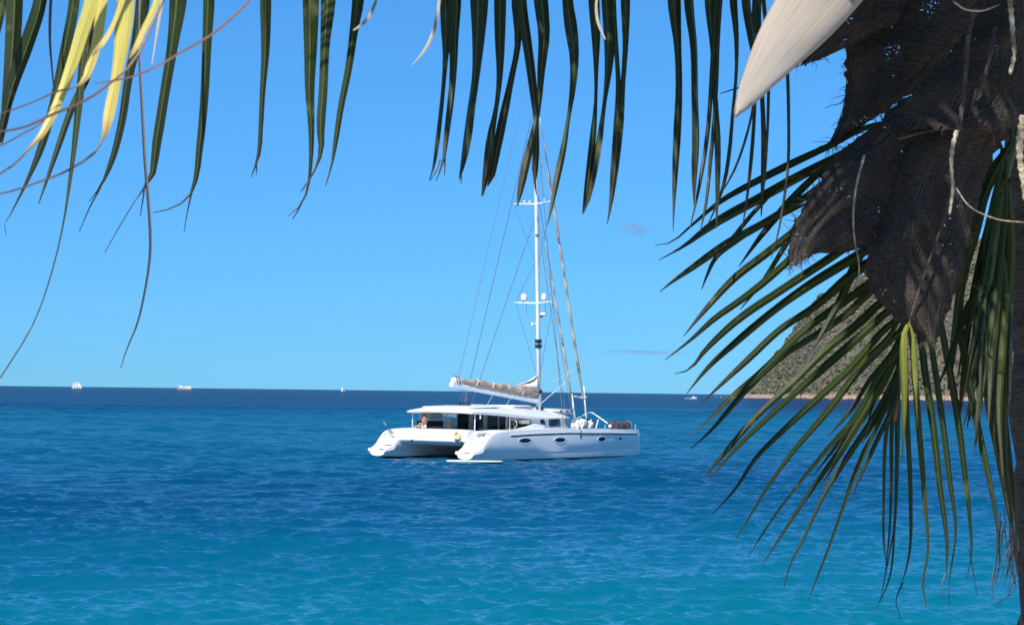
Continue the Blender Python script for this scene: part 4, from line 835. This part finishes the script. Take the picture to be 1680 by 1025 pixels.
# --- dying yellow frond closer to the camera at the upper left
YR = [(1765, 40, 5.0), (1640, -260, 4.5), (1250, -420, 3.6), (850, -430, 3.0), (450, -360, 2.6), (150, -260, 2.35), (-80, -160, 2.2)]
yf = rachis([tuple(r) for r in crom(YR, 36)], [.028 - .021 * k / 35 for k in range(36)], RACHISD); yf['label'] = 'dying frond with yellow leaflets and thin brown curling tips, upper left'
Y_ = [
 ([(175,-240,8),(170,-120,24),(155,-40,27),(150,0,28),(135,50,25),(118,105,22),(102,150,18),(85,190,16),(65,225,11),(48,243,5),(25,268,4),(0,285,3.5),(-30,300,3)], YEL),
 ([(190,-250,8),(184,-120,18),(170,-20,19),(165,20,21),(158,70,19),(147,110,16),(136,135,9),(126,142,4),(95,150,3.4),(53,168,3),(0,187,2.6),(-30,195,2)], YEL),
 ([(235,-270,8),(222,-150,26),(207,-20,32),(203,30,35),(198,80,27),(190,130,20),(180,180,21),(174,210,15),(170,226,5),(158,247,4.5),(120,275,4),(60,300,3.4),(0,318,3),(-30,322,2.5)], YEL),
 ([(300,-290,8),(288,-150,14),(264,-20,12),(250,20,13),(235,50,12),(222,80,11),(212,96,3)], YEL),
 ([(240,-270,6),(225,-120,12),(200,0,12),(190,30,9),(178,55,10),(163,78,9),(152,92,2)], YEL),
]
for q, (pts, mt) in enumerate(Y_):
    cum = np.r_[0, np.cumsum([math.hypot(pts[k+1][0] - pts[k][0], pts[k+1][1] - pts[k][1]) for k in range(len(pts) - 1)])]
    ke = next((k for k in range(4, len(pts)) if pts[k][2] < 6), len(pts) - 1); u = cum[ke] / cum[-1]
    ym = leaf_mat('palm_leaf_yellow', [(0.0, (0.48, 0.50, 0.10)), (u * .75, (0.62, 0.55, 0.13)), (u * .93, (0.70, 0.56, 0.17)), (min(.99, u + .02), (0.11, 0.055, 0.05)), (1.0, (0.085, 0.045, 0.045))], 0.3, tint=(0.75, 0.62, 0.1), pale=(0.6, 0.52, 0.2), jitter=0.0)
    leaflet('leaflet', [(a_, b_, c_ * .88) for a_, b_, c_ in pts], (2.5, 2.35), ym, yf, nseg=34, fold=.16, twist=random.uniform(-.3, .3))
for pts in ([(520,-350,8),(470,-80,5),(410,0,4.6),(350,55,4.6),(290,90,4.4),(240,118,4),(200,130,3.4),(155,137,2)], [(330,-310,6),(260,20,4),(200,122,4),(183,135,4.2),(140,165,4.6),(81,190,4.6),(46,207,4),(0,216,3.5),(-30,218,3)],
            [(81,190,4),(62,206,4),(40,218,3.6),(0,239,3.2),(-30,248,3)]):
    leaflet('leaflet_tip', pts, (2.5, 2.3), TENDRIL, yf, nseg=30, fold=.1)

# --- fan-shaped frond drooping below the sheaths
FR = [(1735, 60, 4.95), (1640, 130, 4.85), (1560, 190, 4.75), (1505, 290, 4.65), (1488, 420, 4.55), (1484, 540, 4.5), (1478, 610, 4.46), (1468, 690, 4.42)]
ff = rachis([tuple(r) for r in crom(FR, 26)], [.022 - .0185 * k / 25 for k in range(26)], RACHISD); ff['label'] = 'green frond fanning out over the sea on the right'
FAN = [
 [(1540,205,6),(1431,206,10),(1357,241,12),(1301,267,14),(1245,295,13),(1182,330,9),(1127,376,4),(1100,398,2.4),(1075,402,1)],
 [(1525,235,6),(1450,220,12),(1375,258,15),(1319.5,287,18),(1245,328,18),(1171,369,16),(1116,408,5),(1080,427,1)],
 [(1510,270,6),(1430,240,10),(1364,269,11),(1297,328,14),(1253,380,10),(1212,437,1.5)],
 [(1505,290,6),(1400,275,12),(1316,328,13),(1253,367,14),(1190,402,15),(1134,441,11),(1097,467,4),(1082,479,1)],
 [(1502,310,6),(1390,315,13),(1297,384,14),(1256,417,15),(1208,454,14),(1156,510,9),(1121,552,1.2)],
 [(1500,325,6),(1385,350,13),(1290,431,14),(1256,461,14),(1219,490,13),(1171,524,11),(1134,557,6),(1091.5,590,1)],
 [(1498,345,6),(1440,372,15),(1357,427,16),(1282,476,15),(1208,527,14),(1156,576,9),(1129,607,3),(1108,613,1)],
 [(1495,365,6),(1460,386,15),(1394,427,18),(1338,461,17),(1282,500,14),(1208,561,13),(1160,605,8),(1127,645,1)],
 [(1493,385,6),(1470,402,15),(1394,453,18),(1338,502,14),(1282,539,13),(1227,590,12),(1186,628,7),(1149,663,1)],
 [(1490,410,6),(1475,430,13),(1416,472,16),(1375,501,15),(1319.5,542,12),(1245,613,12),(1197,653,9),(1153,698,3),(1127,717,1)],
 [(1489,430,6),(1480,443,13),(1431,476,18),(1394,513,14),(1357,539,14),(1282,587,11),(1216,650,11),(1164,709,5.5),(1132,737,1)],
 [(1488,450,6),(1480,470,12),(1442,498,15),(1412,527,16),(1357,572,15),(1301,628,12),(1245,679,11),(1186,746,8),(1154.5,783,1.2)],
 [(1487,470,6),(1485,488,11),(1453,513,14),(1412,550,15),(1357,598,15),(1282,665,10),(1208,735,7),(1160,791,1.2)],
 [(1486,490,6),(1487,505,10),(1449,542,13),(1394,605,13),(1338,657,13),(1282,709,10),(1238,754,8),(1208,800,5),(1167,845,1)],
 [(1485,510,6),(1486,527,10),(1449,568,13),(1412,605,13),(1357,676,12),(1297,746,9),(1260,798,6),(1225,855,3.5),(1207,885,1)],
 [(1484,530,6),(1484,547,10),(1440,620,12),(1400,690,12),(1360,735,11),(1310,795,7),(1265,855,4.5),(1227,914,1.2)],
 [(1482,545,6),(1480,562,9),(1450,620,12),(1415,680,11),(1380,735,10),(1340,790,8),(1290,865,5),(1250,927,1.2)],
 [(1480,570,6),(1478,588,9),(1445,665,11),(1420,705,11),(1390,750,11),(1350,815,7),(1320,880,5),(1295,930,3),(1286,965,1)],
 [(1478,590,6),(1475,612,9),(1445,690,9),(1415,750,11),(1390,815,8),(1365,885,5.5),(1340,950,3.5),(1324,990,1)],
 [(1476,600,5),(1474,640,9),(1440,720,9),(1408,790,5),(1400,812,2)],
 # hanging straight down
 [(1473,640,4),(1466,650,6),(1457,690,7),(1450,807,5),(1451,900,3),(1455,930,1)],
 [(1474,630,4),(1468,645,8),(1464,700,9),(1463,787,7),(1459,880,4),(1452,945,1)],
 [(1478,605,5),(1475,620,10),(1473,680,11),(1472,756,8),(1468,858,5),(1457,956,3),(1434,1005,1)],
 [(1483,550,5),(1485,570,10),(1486,620,11),(1489,695,10),(1494,807,8),(1490,920,4),(1477,966,1)],
 [(1485,520,5),(1496,560,11),(1502,630,11),(1508,705,11),(1517,818,8),(1522,910,4),(1514,961,3),(1521,997,1)],
 [(1487,480,5),(1508,545,12),(1519,620,13),(1529,684,13),(1543,807,10),(1554,900,5),(1552,946,1)],
 [(1488,450,5),(1525,550,12),(1537,620,13),(1546,684,13),(1560,797,10),(1568.5,869,5),(1557,961,2),(1557,997,1)],
 [(1489,420,5),(1535,500,12),(1555,590,14),(1567,654,14),(1582,766,11),(1591,848,7),(1594,910,3),(1586,951,1)],
 # odd ones crossing the fan
 [(1470,400,5),(1425,400,13),(1408,425,16),(1380,490,14),(1350,545,8),(1327,583,1.5)],
 [(1420,300,5),(1320,350,10),(1290,400,10),(1245,470,6),(1214,508,1.5)],
 [(1330,330,5),(1210,395,8),(1173,425,8),(1160,452,5),(1151,475,1.5)],
 [(1400,300,4),(1300,290,8),(1240,345,8),(1200,392,6),(1188,404,1.5)],
 [(1480,540,4),(1470,590,6),(1440,640,7),(1425,690,3)],
]
fr_ = random.Random(41); NF = len(FAN)
for a_, b_ in [(k, k + 1) for k in range(13, 19)]:
    A, B = crom(FAN[a_], 9), crom(FAN[b_], 9); t_ = fr_.uniform(.3, .7); M_ = A * (1 - t_) + B * t_; n_ = fr_.choice((4, 5, 6))
    M_ = M_[:n_]; M_[:, 2] *= .68; M_[-1, 2] = 1.2; M_[1:, 0] += fr_.uniform(-5, 5); FAN.append([tuple(q) for q in M_])
for i, L_ in enumerate(FAN):
    r = float(np.interp(L_[0][1], [60, 290, 420, 540, 610, 690], [4.95, 4.65, 4.55, 4.5, 4.46, 4.42]))
    if i < 20: tip = r - .25 + .2 * math.sin(i * .8)
    else: tip = r - random.uniform(-.1, .2)
    L_ = [(a_, b_, c_ * .9) for a_, b_, c_ in L_]
    leaflet('leaflet', L_, (r, tip), (LEAFG if i != 24 and (i < NF or i % 3) else LEAFO), ff, nseg=26, fold=random.uniform(.2, .35))
leaflet('leaflet', [(1489,532,5),(1484,545,8),(1482,580,12),(1484,640,10),(1482,720,4),(1480,760,1)], (4.26, 4.34), LEAFYG, ff, nseg=14, fold=.3, twist=.2)
leaflet('leaflet', [(1491,528,3),(1498,548,5),(1500,575,9),(1502,620,8),(1504,668,3),(1505,700,1)], (4.27, 4.34), LEAFYG, ff, nseg=14, fold=.3, twist=-.2)
for pts in ([(1481,955,3),(1470,985,1.6),(1478,1015,1)], [(1468,860,2.5),(1455,930,2),(1444,985,1)], [(1632,930,2.4),(1628,950,1.6),(1630,985,1)], [(1590,900,2.5),(1597,940,1.8),(1603,975,1)], [(1552,940,2),(1545,960,1.4),(1548,985,1)]):
    leaflet('leaflet_tip', pts, (4.4, 4.38), TENDRILD, ff, nseg=8, fold=.1)

# --- frond hanging beside the trunk
HR = [(1750, 100, 4.95), (1690, 170, 4.8), (1655, 260, 4.68), (1635, 380, 4.6), (1622, 520, 4.55), (1618, 620, 4.52)]
hf = rachis([tuple(r) for r in crom(HR, 22)], [.02 - .016 * k / 21 for k in range(22)], RACHIS); hf['label'] = 'olive frond hanging down in front of the trunk at the right edge'
HANG = [
 [(1590,440,5),(1578,480,13),(1587,602,14),(1605,695,14),(1626,797,10),(1638,879,5),(1631,956,1)],
 [(1630,420,5),(1605,480,14),(1610,560,15),(1621,643,16),(1636,730,14),(1651.5,818,9),(1661,889,4),(1650,950,1)],
 [(1632,400,5),(1626,480,15),(1633,580,16),(1641,654,16),(1654,766,12),(1667,859,5),(1672,930,1)],
 [(1625,500,4),(1606,560,8),(1606,640,8),(1600,745,1)],
 [(1658,250,6),(1620,310,14),(1600,380,17),(1580,450,15),(1570,520,13),(1560,600,8),(1555,640,2)],
 [(1652,280,6),(1632,340,16),(1616,420,18),(1606,500,16),(1600,580,12),(1590,690,2)],
 [(1645,320,6),(1642,390,17),(1636,470,18),(1630,550,15),(1625,640,8),(1622,700,2)],
 [(1655,300,6),(1660,400,14),(1655,500,16),(1650,620,14),(1650,730,8),(1657,850,2)],
 [(1662,230,6),(1640,260,11),(1612,300,12),(1592,360,11),(1580,410,8),(1566,465,2)],
 [(1620,470,4),(1595,490,9),(1577,537,9),(1555,595,6),(1542,627,2)],
 [(1665,220,6),(1650,250,9),(1630,285,10),(1612,330,8),(1602,372,2)],
 [(1640,350,6),(1620,420,13),(1612,480,13),(1598,560,10),(1580,650,5),(1574,690,1)],
 [(1638,380,6),(1650,470,13),(1646,560,12),(1640,680,9),(1646,780,3)],
 [(1625,500,5),(1615,560,12),(1625,640,14),(1640,720,10),(1648,800,3)],
]
hr_ = random.Random(77)
for k in range(14):
    x0, y0 = hr_.uniform(1640, 1662), hr_.uniform(225, 430); x1, y1 = hr_.uniform(1565, 1655), hr_.uniform(520, 740); w_ = hr_.uniform(8, 13); b_ = hr_.uniform(-14, 14)
    HANG.append([(x0, y0, 5), (x0 * .72 + x1 * .28 + b_, y0 * .75 + y1 * .25, w_), (x0 * .45 + x1 * .55 + b_, y0 * .5 + y1 * .5, w_ * .95), (x0 * .18 + x1 * .82 + b_ * .5, y0 * .2 + y1 * .8, w_ * .6), (x1, y1, 1.5)])
for i, L_ in enumerate(HANG):
    leaflet('leaflet', L_, (4.62, 4.45 + .12 * (i % 3)), LEAFO if i in (4, 5, 6, 7, 8, 11, 12) else LEAFG, hf, nseg=24, fold=random.uniform(.2, .34))
for k in range(14):
    x0 = random.uniform(1640, 1664); y0 = random.uniform(830, 930); leaflet('leaflet_tip', [(x0, y0, 2.4), (x0 + random.uniform(-8, 8), y0 + 40, 1.8), (x0 + random.uniform(-22, 12), y0 + random.uniform(60, 100), 1)], (4.5, 4.48), TENDRILD, hf, nseg=6, fold=.1)

# --- trunk
mb = MB(); rings = []
for k in range(70):
    y = -60 + (2050 + 60) * k / 69; cx = 1752 + (y - 350) * .032; p = at(cx, y, 5.1); r = .162 + .010 * (k % 4 == 0) + .004 * math.sin(k * 2.3) + (.05 if y < 60 else 0)
    rings.append([pl(p + Vector((r * (1 + .03 * math.sin(3 * a + k)) * math.cos(a), r * math.sin(a), .006 * math.sin(2 * a + k)))) for a in [2 * math.pi * q / 22 for q in range(22)]])
mb.loft(rings).build('trunk', BARK, palm, True)

# --- fibre sheaths
def sheath(rows, d, label, bulge=.10, nr=46, nc=30, fray=220, seed=1, dd=0.0, wob=.012):
    rr = random.Random(seed)
    Lr = crom([r[0] for r in rows], nr); Rr_ = crom([r[1] for r in rows], nr); V = []; uv = []; F_ = []
    ln = np.r_[0, np.cumsum(np.hypot(*(Lr[1:] - Lr[:-1]).T))]
    ph = [rr.uniform(0, 6.28) for _ in range(6)]
    def dep(i, u):
        v = i / (nr - 1)
        return d + dd * v - bulge * math.sin(math.pi * u) + wob * (math.sin(7 * u + 4 * v + ph[0]) + .7 * math.sin(13 * u - 6 * v + ph[1]) + .5 * math.sin(21 * v + 5 * u + ph[2]))
    for i in range(nr):
        for j in range(nc):
            u = j / (nc - 1); p = Lr[i] * (1 - u) + Rr_[i] * u
            if j in (0, nc - 1): p = p + np.array([rr.uniform(-5, 5), rr.uniform(-4, 4)])
            if i == nr - 1: p = p + np.array([rr.uniform(-3, 3), rr.uniform(-9, 5)])
            V.append(pl(at(p[0], p[1], dep(i, u)))); w_ = np.hypot(*(Rr_[i] - Lr[i])); uv.append((u * w_ / 160, ln[i] / 160))
    for i in range(nr - 1):
        for j in range(nc - 1): a = i * nc + j; F_.append((a, a + 1, a + nc + 1, a + nc))
    o = obj('fibre_sheath', V, F_, FIBRE, palm, True, uv); o['label'] = label
    fm = MB()
    for k in range(fray):
        e = rr.random(); i = rr.randrange(int(nr * .25), nr)
        if e < .55: p = Lr[i]; q = -(Rr_[i] - Lr[i]); u = 0
        elif e < .75: p = Rr_[i]; q = (Rr_[i] - Lr[i]); u = 1
        else: u = rr.random(); i = nr - 1; p = Lr[i] * (1 - u) + Rr_[i] * u; q = np.array([0, 1.0])
        q = q / max(1e-6, np.hypot(*q)); ang = rr.uniform(-.9, .9) + .3; c_, s_ = math.cos(ang), math.sin(ang); q = np.array([q[0] * c_ - q[1] * s_, q[0] * s_ + q[1] * c_]); l_ = 4 + 26 * rr.random() ** 2.2
        b0 = p - q * 6; b1 = p + q * l_ * .5 + np.array([rr.uniform(-2, 2), 1]); b2 = p + q * l_ + np.array([rr.uniform(-4, 4), 4]); D_ = dep(i, u)
        fm.tube([pl(at(b0[0], b0[1], D_)), pl(at(b1[0], b1[1], D_ - .005)), pl(at(b2[0], b2[1], D_ - .01))], [.0009, .0008, .0004], 3, False)
    f = fm.build('frayed_fibre', FRAY, o); tag(f, kind='stuff')
    # coarse fibres lying proud of the mat, in two crossing layers
    cm = MB()
    for k in range(80):
        u0 = rr.random(); du = rr.uniform(-.5, .5) * (1 if k % 2 else .25); i0 = rr.randrange(0, nr - 8); i1 = min(nr - 1, i0 + rr.randrange(8, nr)); pts_ = []
        for q in range(9):
            i = int(i0 + (i1 - i0) * q / 8); u = min(.99, max(.01, u0 + du * q / 8 + .012 * math.sin(q * 1.7 + k))); p = Lr[i] * (1 - u) + Rr_[i] * u
            pts_.append(pl(at(p[0], p[1], dep(i, u) - .0025)))
        cm.tube(pts_, rr.choice((.0005, .0007, .0011)), 3, False)
    f = cm.build('matted_fibre', FRAY, o); tag(f, kind='stuff')
    return o
sheath([((1345,-90),(1500,-90)),((1335,20),(1470,30)),((1318,62),(1425,60)),((1299,100),(1388,78)),((1301,113),(1342,99))], 4.62, 'brown fibre flap under the pale spathe', fray=18, seed=3, nr=24)
sheath([((1440,-80),(1660,-60)),((1408,20),(1640,10)),((1391,75),(1590,58)),((1388,110),(1545,105)),((1387,150),(1505,143)),((1378,195),(1450,185)),((1362,232),(1402,213)),((1358,240),(1372,234))], 4.72, 'dark open-weave fibre sheath nearest the top', seed=5, fray=80)
sheath([((1640,-60),(1740,-40)),((1600,40),(1735,50)),((1550,95),(1730,110)),((1508,142),(1725,155)),((1480,178),(1720,190)),((1452,212),(1715,212))], 4.38, 'upper sheath with fine radiating ribs', seed=8, fray=60, bulge=.14, dd=-.02)
sheath([((1560,120),(1680,200)),((1510,142),(1650,225)),((1440,200),(1610,262)),((1380,250),(1565,310)),((1340,300),(1512,350)),((1318,340),(1472,375)),((1299,385),(1432,398)),((1293,425),(1392,412)),((1294,440),(1338,412))], 4.5, 'torn left lobe of fibre sheath with ragged edge', seed=13, bulge=.08, fray=150, dd=-.05)
sheath([((1530,110),(1660,130)),((1505,190),(1655,195)),((1470,270),(1630,265)),((1450,330),(1607,320)),((1438,375),(1596,365)),((1424,405),(1584,410)),((1421,445),(1575,460)),((1432,482),(1562,495)),((1458,508),(1551,520)),((1482,533),(1544,540)),((1513,553),(1536,562))], 4.44, 'hanging pointed lobe of fibre sheath with dark vein', seed=21, bulge=.10, fray=120, dd=-.05)
# vein on the hanging lobe, rim, loose strands and twigs
def cord(name, ptsd, rad, mat, seg=20, n=6):
    Q = crom(ptsd, seg); r0, r1 = rad; mb = MB().tube([pl(at(q[0], q[1], q[2] - (.09 if name != 'sheath_vein' else -.03))) for q in Q], [(r0 + (r1 - r0) * k / (seg - 1)) * (1 + (.25 * math.sin(k * 2.4) if r0 > .004 else 0)) for k in range(seg)], n); return mb.build(name, mat, palm, True)
cord('sheath_vein', [(1565,300,4.285),(1545,370,4.275),(1520,440,4.255),(1500,500,4.25),(1488,545,4.27)], (.004, .002), TWIGD)
cord('sheath_rim', [(1475,228,4.40),(1530,214,4.37),(1600,210,4.37),(1690,208,4.42)], (.003, .003), TWIGD)
cord('loose_strand', [(1418,255,4.33),(1404,310,4.31),(1400,360,4.30),(1403,400,4.3),(1409,430,4.3),(1407,462,4.3),(1398,478,4.3)], (.0030, .0014), TWIG)
cord('loose_strand', [(1568,308,4.26),(1590,338,4.26),(1630,358,4.28),(1690,366,4.3)], (.002, .0016), TWIG)
cord('loose_strand', [(1564,2,4.32),(1580,14,4.3),(1610,18,4.3),(1640,8,4.3)], (.0028, .002), TWIG)
cord('flower_twig', [(1570,215,4.27),(1563,240,4.26),(1561,275,4.25),(1563,310,4.25),(1558,352,4.25)], (.0052, .0030), TWIG, 24)
cord('flower_twig', [(1655,-20,4.2),(1659,20,4.2),(1662,60,4.2),(1664,90,4.2),(1657,122,4.2)], (.0062, .004), TWIG, 24)
cord('flower_twig', [(1680,190,4.2),(1674,225,4.2),(1674,265,4.2),(1679,300,4.2),(1683,330,4.2)], (.010, .006), TWIG, 24)
cord('flower_twig', [(1632,45,4.30),(1625,90,4.28),(1615,125,4.28),(1605,160,4.28)], (.0055, .004), TWIGD, 18)
cord('flower_twig', [(1600,10,4.32),(1590,55,4.3),(1585,110,4.3),(1580,165,4.28),(1573,215,4.27)], (.0062, .0055), TWIGD, 24)
cord('flower_twig', [(1596,170,4.28),(1606,145,4.28),(1612,150,4.28),(1602,165,4.27)], (.003, .002), TWIGD, 10)
for pts in ([(1390,160,4.66),(1378,170,4.64),(1362,174,4.62),(1354,178,4.62)], [(1388,108,4.66),(1384,110,4.65),(1379,110,4.65)], [(1391,140,4.66),(1386,160,4.65),(1382,166,4.64)]): cord('loose_strand', pts, (.0014, .0008), TWIGD, 8)

# --- pale woody spathe reaching in from the top
SP = crom([(1207,189,2),(1222,165,13),(1245,128,25),(1275,84,39),(1308,40,50),(1350,-12,56),(1410,-80,54),(1490,-150,40),(1580,-160,24)], 34)
V = []; nC = 11
for i, q in enumerate(SP):
    u = i / 33; dq = 3.15 + 1.45 * u; tq = SP[min(i + 1, 33)][:2] - SP[max(i - 1, 0)][:2]; tq /= np.hypot(*tq); sq = np.array([tq[1], -tq[0]])
    for j in range(nC):
        a = math.pi * (j / (nC - 1) - .5); off = sq * math.sin(a) * q[2]; wr = q[2] * dq / PXF
        V.append(pl(at(q[0] + off[0], q[1] + off[1], dq - wr * .95 * math.cos(a) + .003 * math.sin(i * .7 + j))))
Fs = [(i * nC + j, i * nC + j + 1, (i + 1) * nC + j + 1, (i + 1) * nC + j) for i in range(33) for j in range(nC - 1)]
spo = obj('spathe', V, Fs, SPATHE, palm, True, [(i / 33, j / (nC - 1)) for i in range(34) for j in range(nC)]); so_ = spo.modifiers.new('t', 'SOLIDIFY'); so_.thickness = .006; so_.offset = 0
spo['label'] = 'pale woody pointed spathe reaching down from the top'

# --- unseen crown above the frame; extra fronds added sunward to shade what hangs below
def crown_shade_frond(az, el, length, droop, seed):
    rr = random.Random(seed); base = at(1735, -40, 5.05); dirh = Vector((math.sin(az), math.cos(az), 0)); n = 30; P = []
    p = base.copy(); e = el
    for k in range(n): P.append(p.copy()); p = p + (dirh * math.cos(e) + Vector((0, 0, 1)) * math.sin(e)) * (length / n); e -= droop / n
    o = MB().tube([pl(q) for q in P], [.035 - .028 * k / (n - 1) for k in range(n)], 6).build('frond', RACHIS, palm, True)
    V, F_, U = [], [], []
    for k in range(4, n):
        for sub in range(3):
            q = P[k - 1].lerp(P[k], sub / 3); t = (P[k] - P[k - 1]).normalized(); sd_ = t.cross(Vector((0, 0, 1))).normalized()
            for s in (-1, 1):
                l_ = length * .22 * math.sin(math.pi * min(.95, .12 + .85 * k / n)) + .1; d_ = (sd_ * s * .8 + t * .55 + Vector((0, 0, -.15 + rr.uniform(-.15, .15)))).normalized(); base_i = len(V); pp = q.copy()
                for m_ in range(5):
                    f = m_ / 4; w_ = .02 * (1 - f) * (0.5 + min(1, f * 4) * .6) + .002; up_ = Vector((0, 0, 1)); sw = d_.cross(up_).normalized()
                    V += [pl(pp - sw * w_ - up_ * w_ * .4), pl(pp + up_ * w_ * .3), pl(pp + sw * w_ - up_ * w_ * .4)]; U += [(f, 0), (f, .5), (f, 1)]
                    pp = pp + d_ * l_ / 4; d_ = (d_ + Vector((0, 0, -.28))).normalized()
                for m_ in range(4):
                    for c_ in range(2): a = base_i + m_ * 3 + c_; F_.append((a, a + 1, a + 4, a + 3))
    lf = obj('leaflets', V, F_, LEAF, o, False, U); tag(lf, kind='stuff')
for az, el, ln_, dr, sd_ in ((-100, 38, 4.5, 1.2, 1), (-112, 44, 4.5, 1.25, 2), (-122, 52, 4.2, 1.3, 3), (-136, 46, 2.7, 1.2, 4), (-152, 50, 2.4, 1.2, 5), (-86, 52, 4.3, 1.3, 6), (-60, 50, 3.8, 1.3, 7), (-20, 55, 3.6, 1.4, 8), (40, 50, 3.6, 1.5, 9), (110, 45, 3.6, 1.6, 10), (165, 60, 2.6, 1.2, 11), (-128, 30, 2.9, .75, 12), (-144, 62, 2.6, 1.3, 13), (-118, 58, 3.0, 1.3, 14), (-140, 32, 2.1, .7, 15), (-105, 62, 3.2, 1.2, 16), (-150, 40, 2.7, .95, 17)):
    crown_shade_frond(R(az), R(el), ln_, dr, sd_)
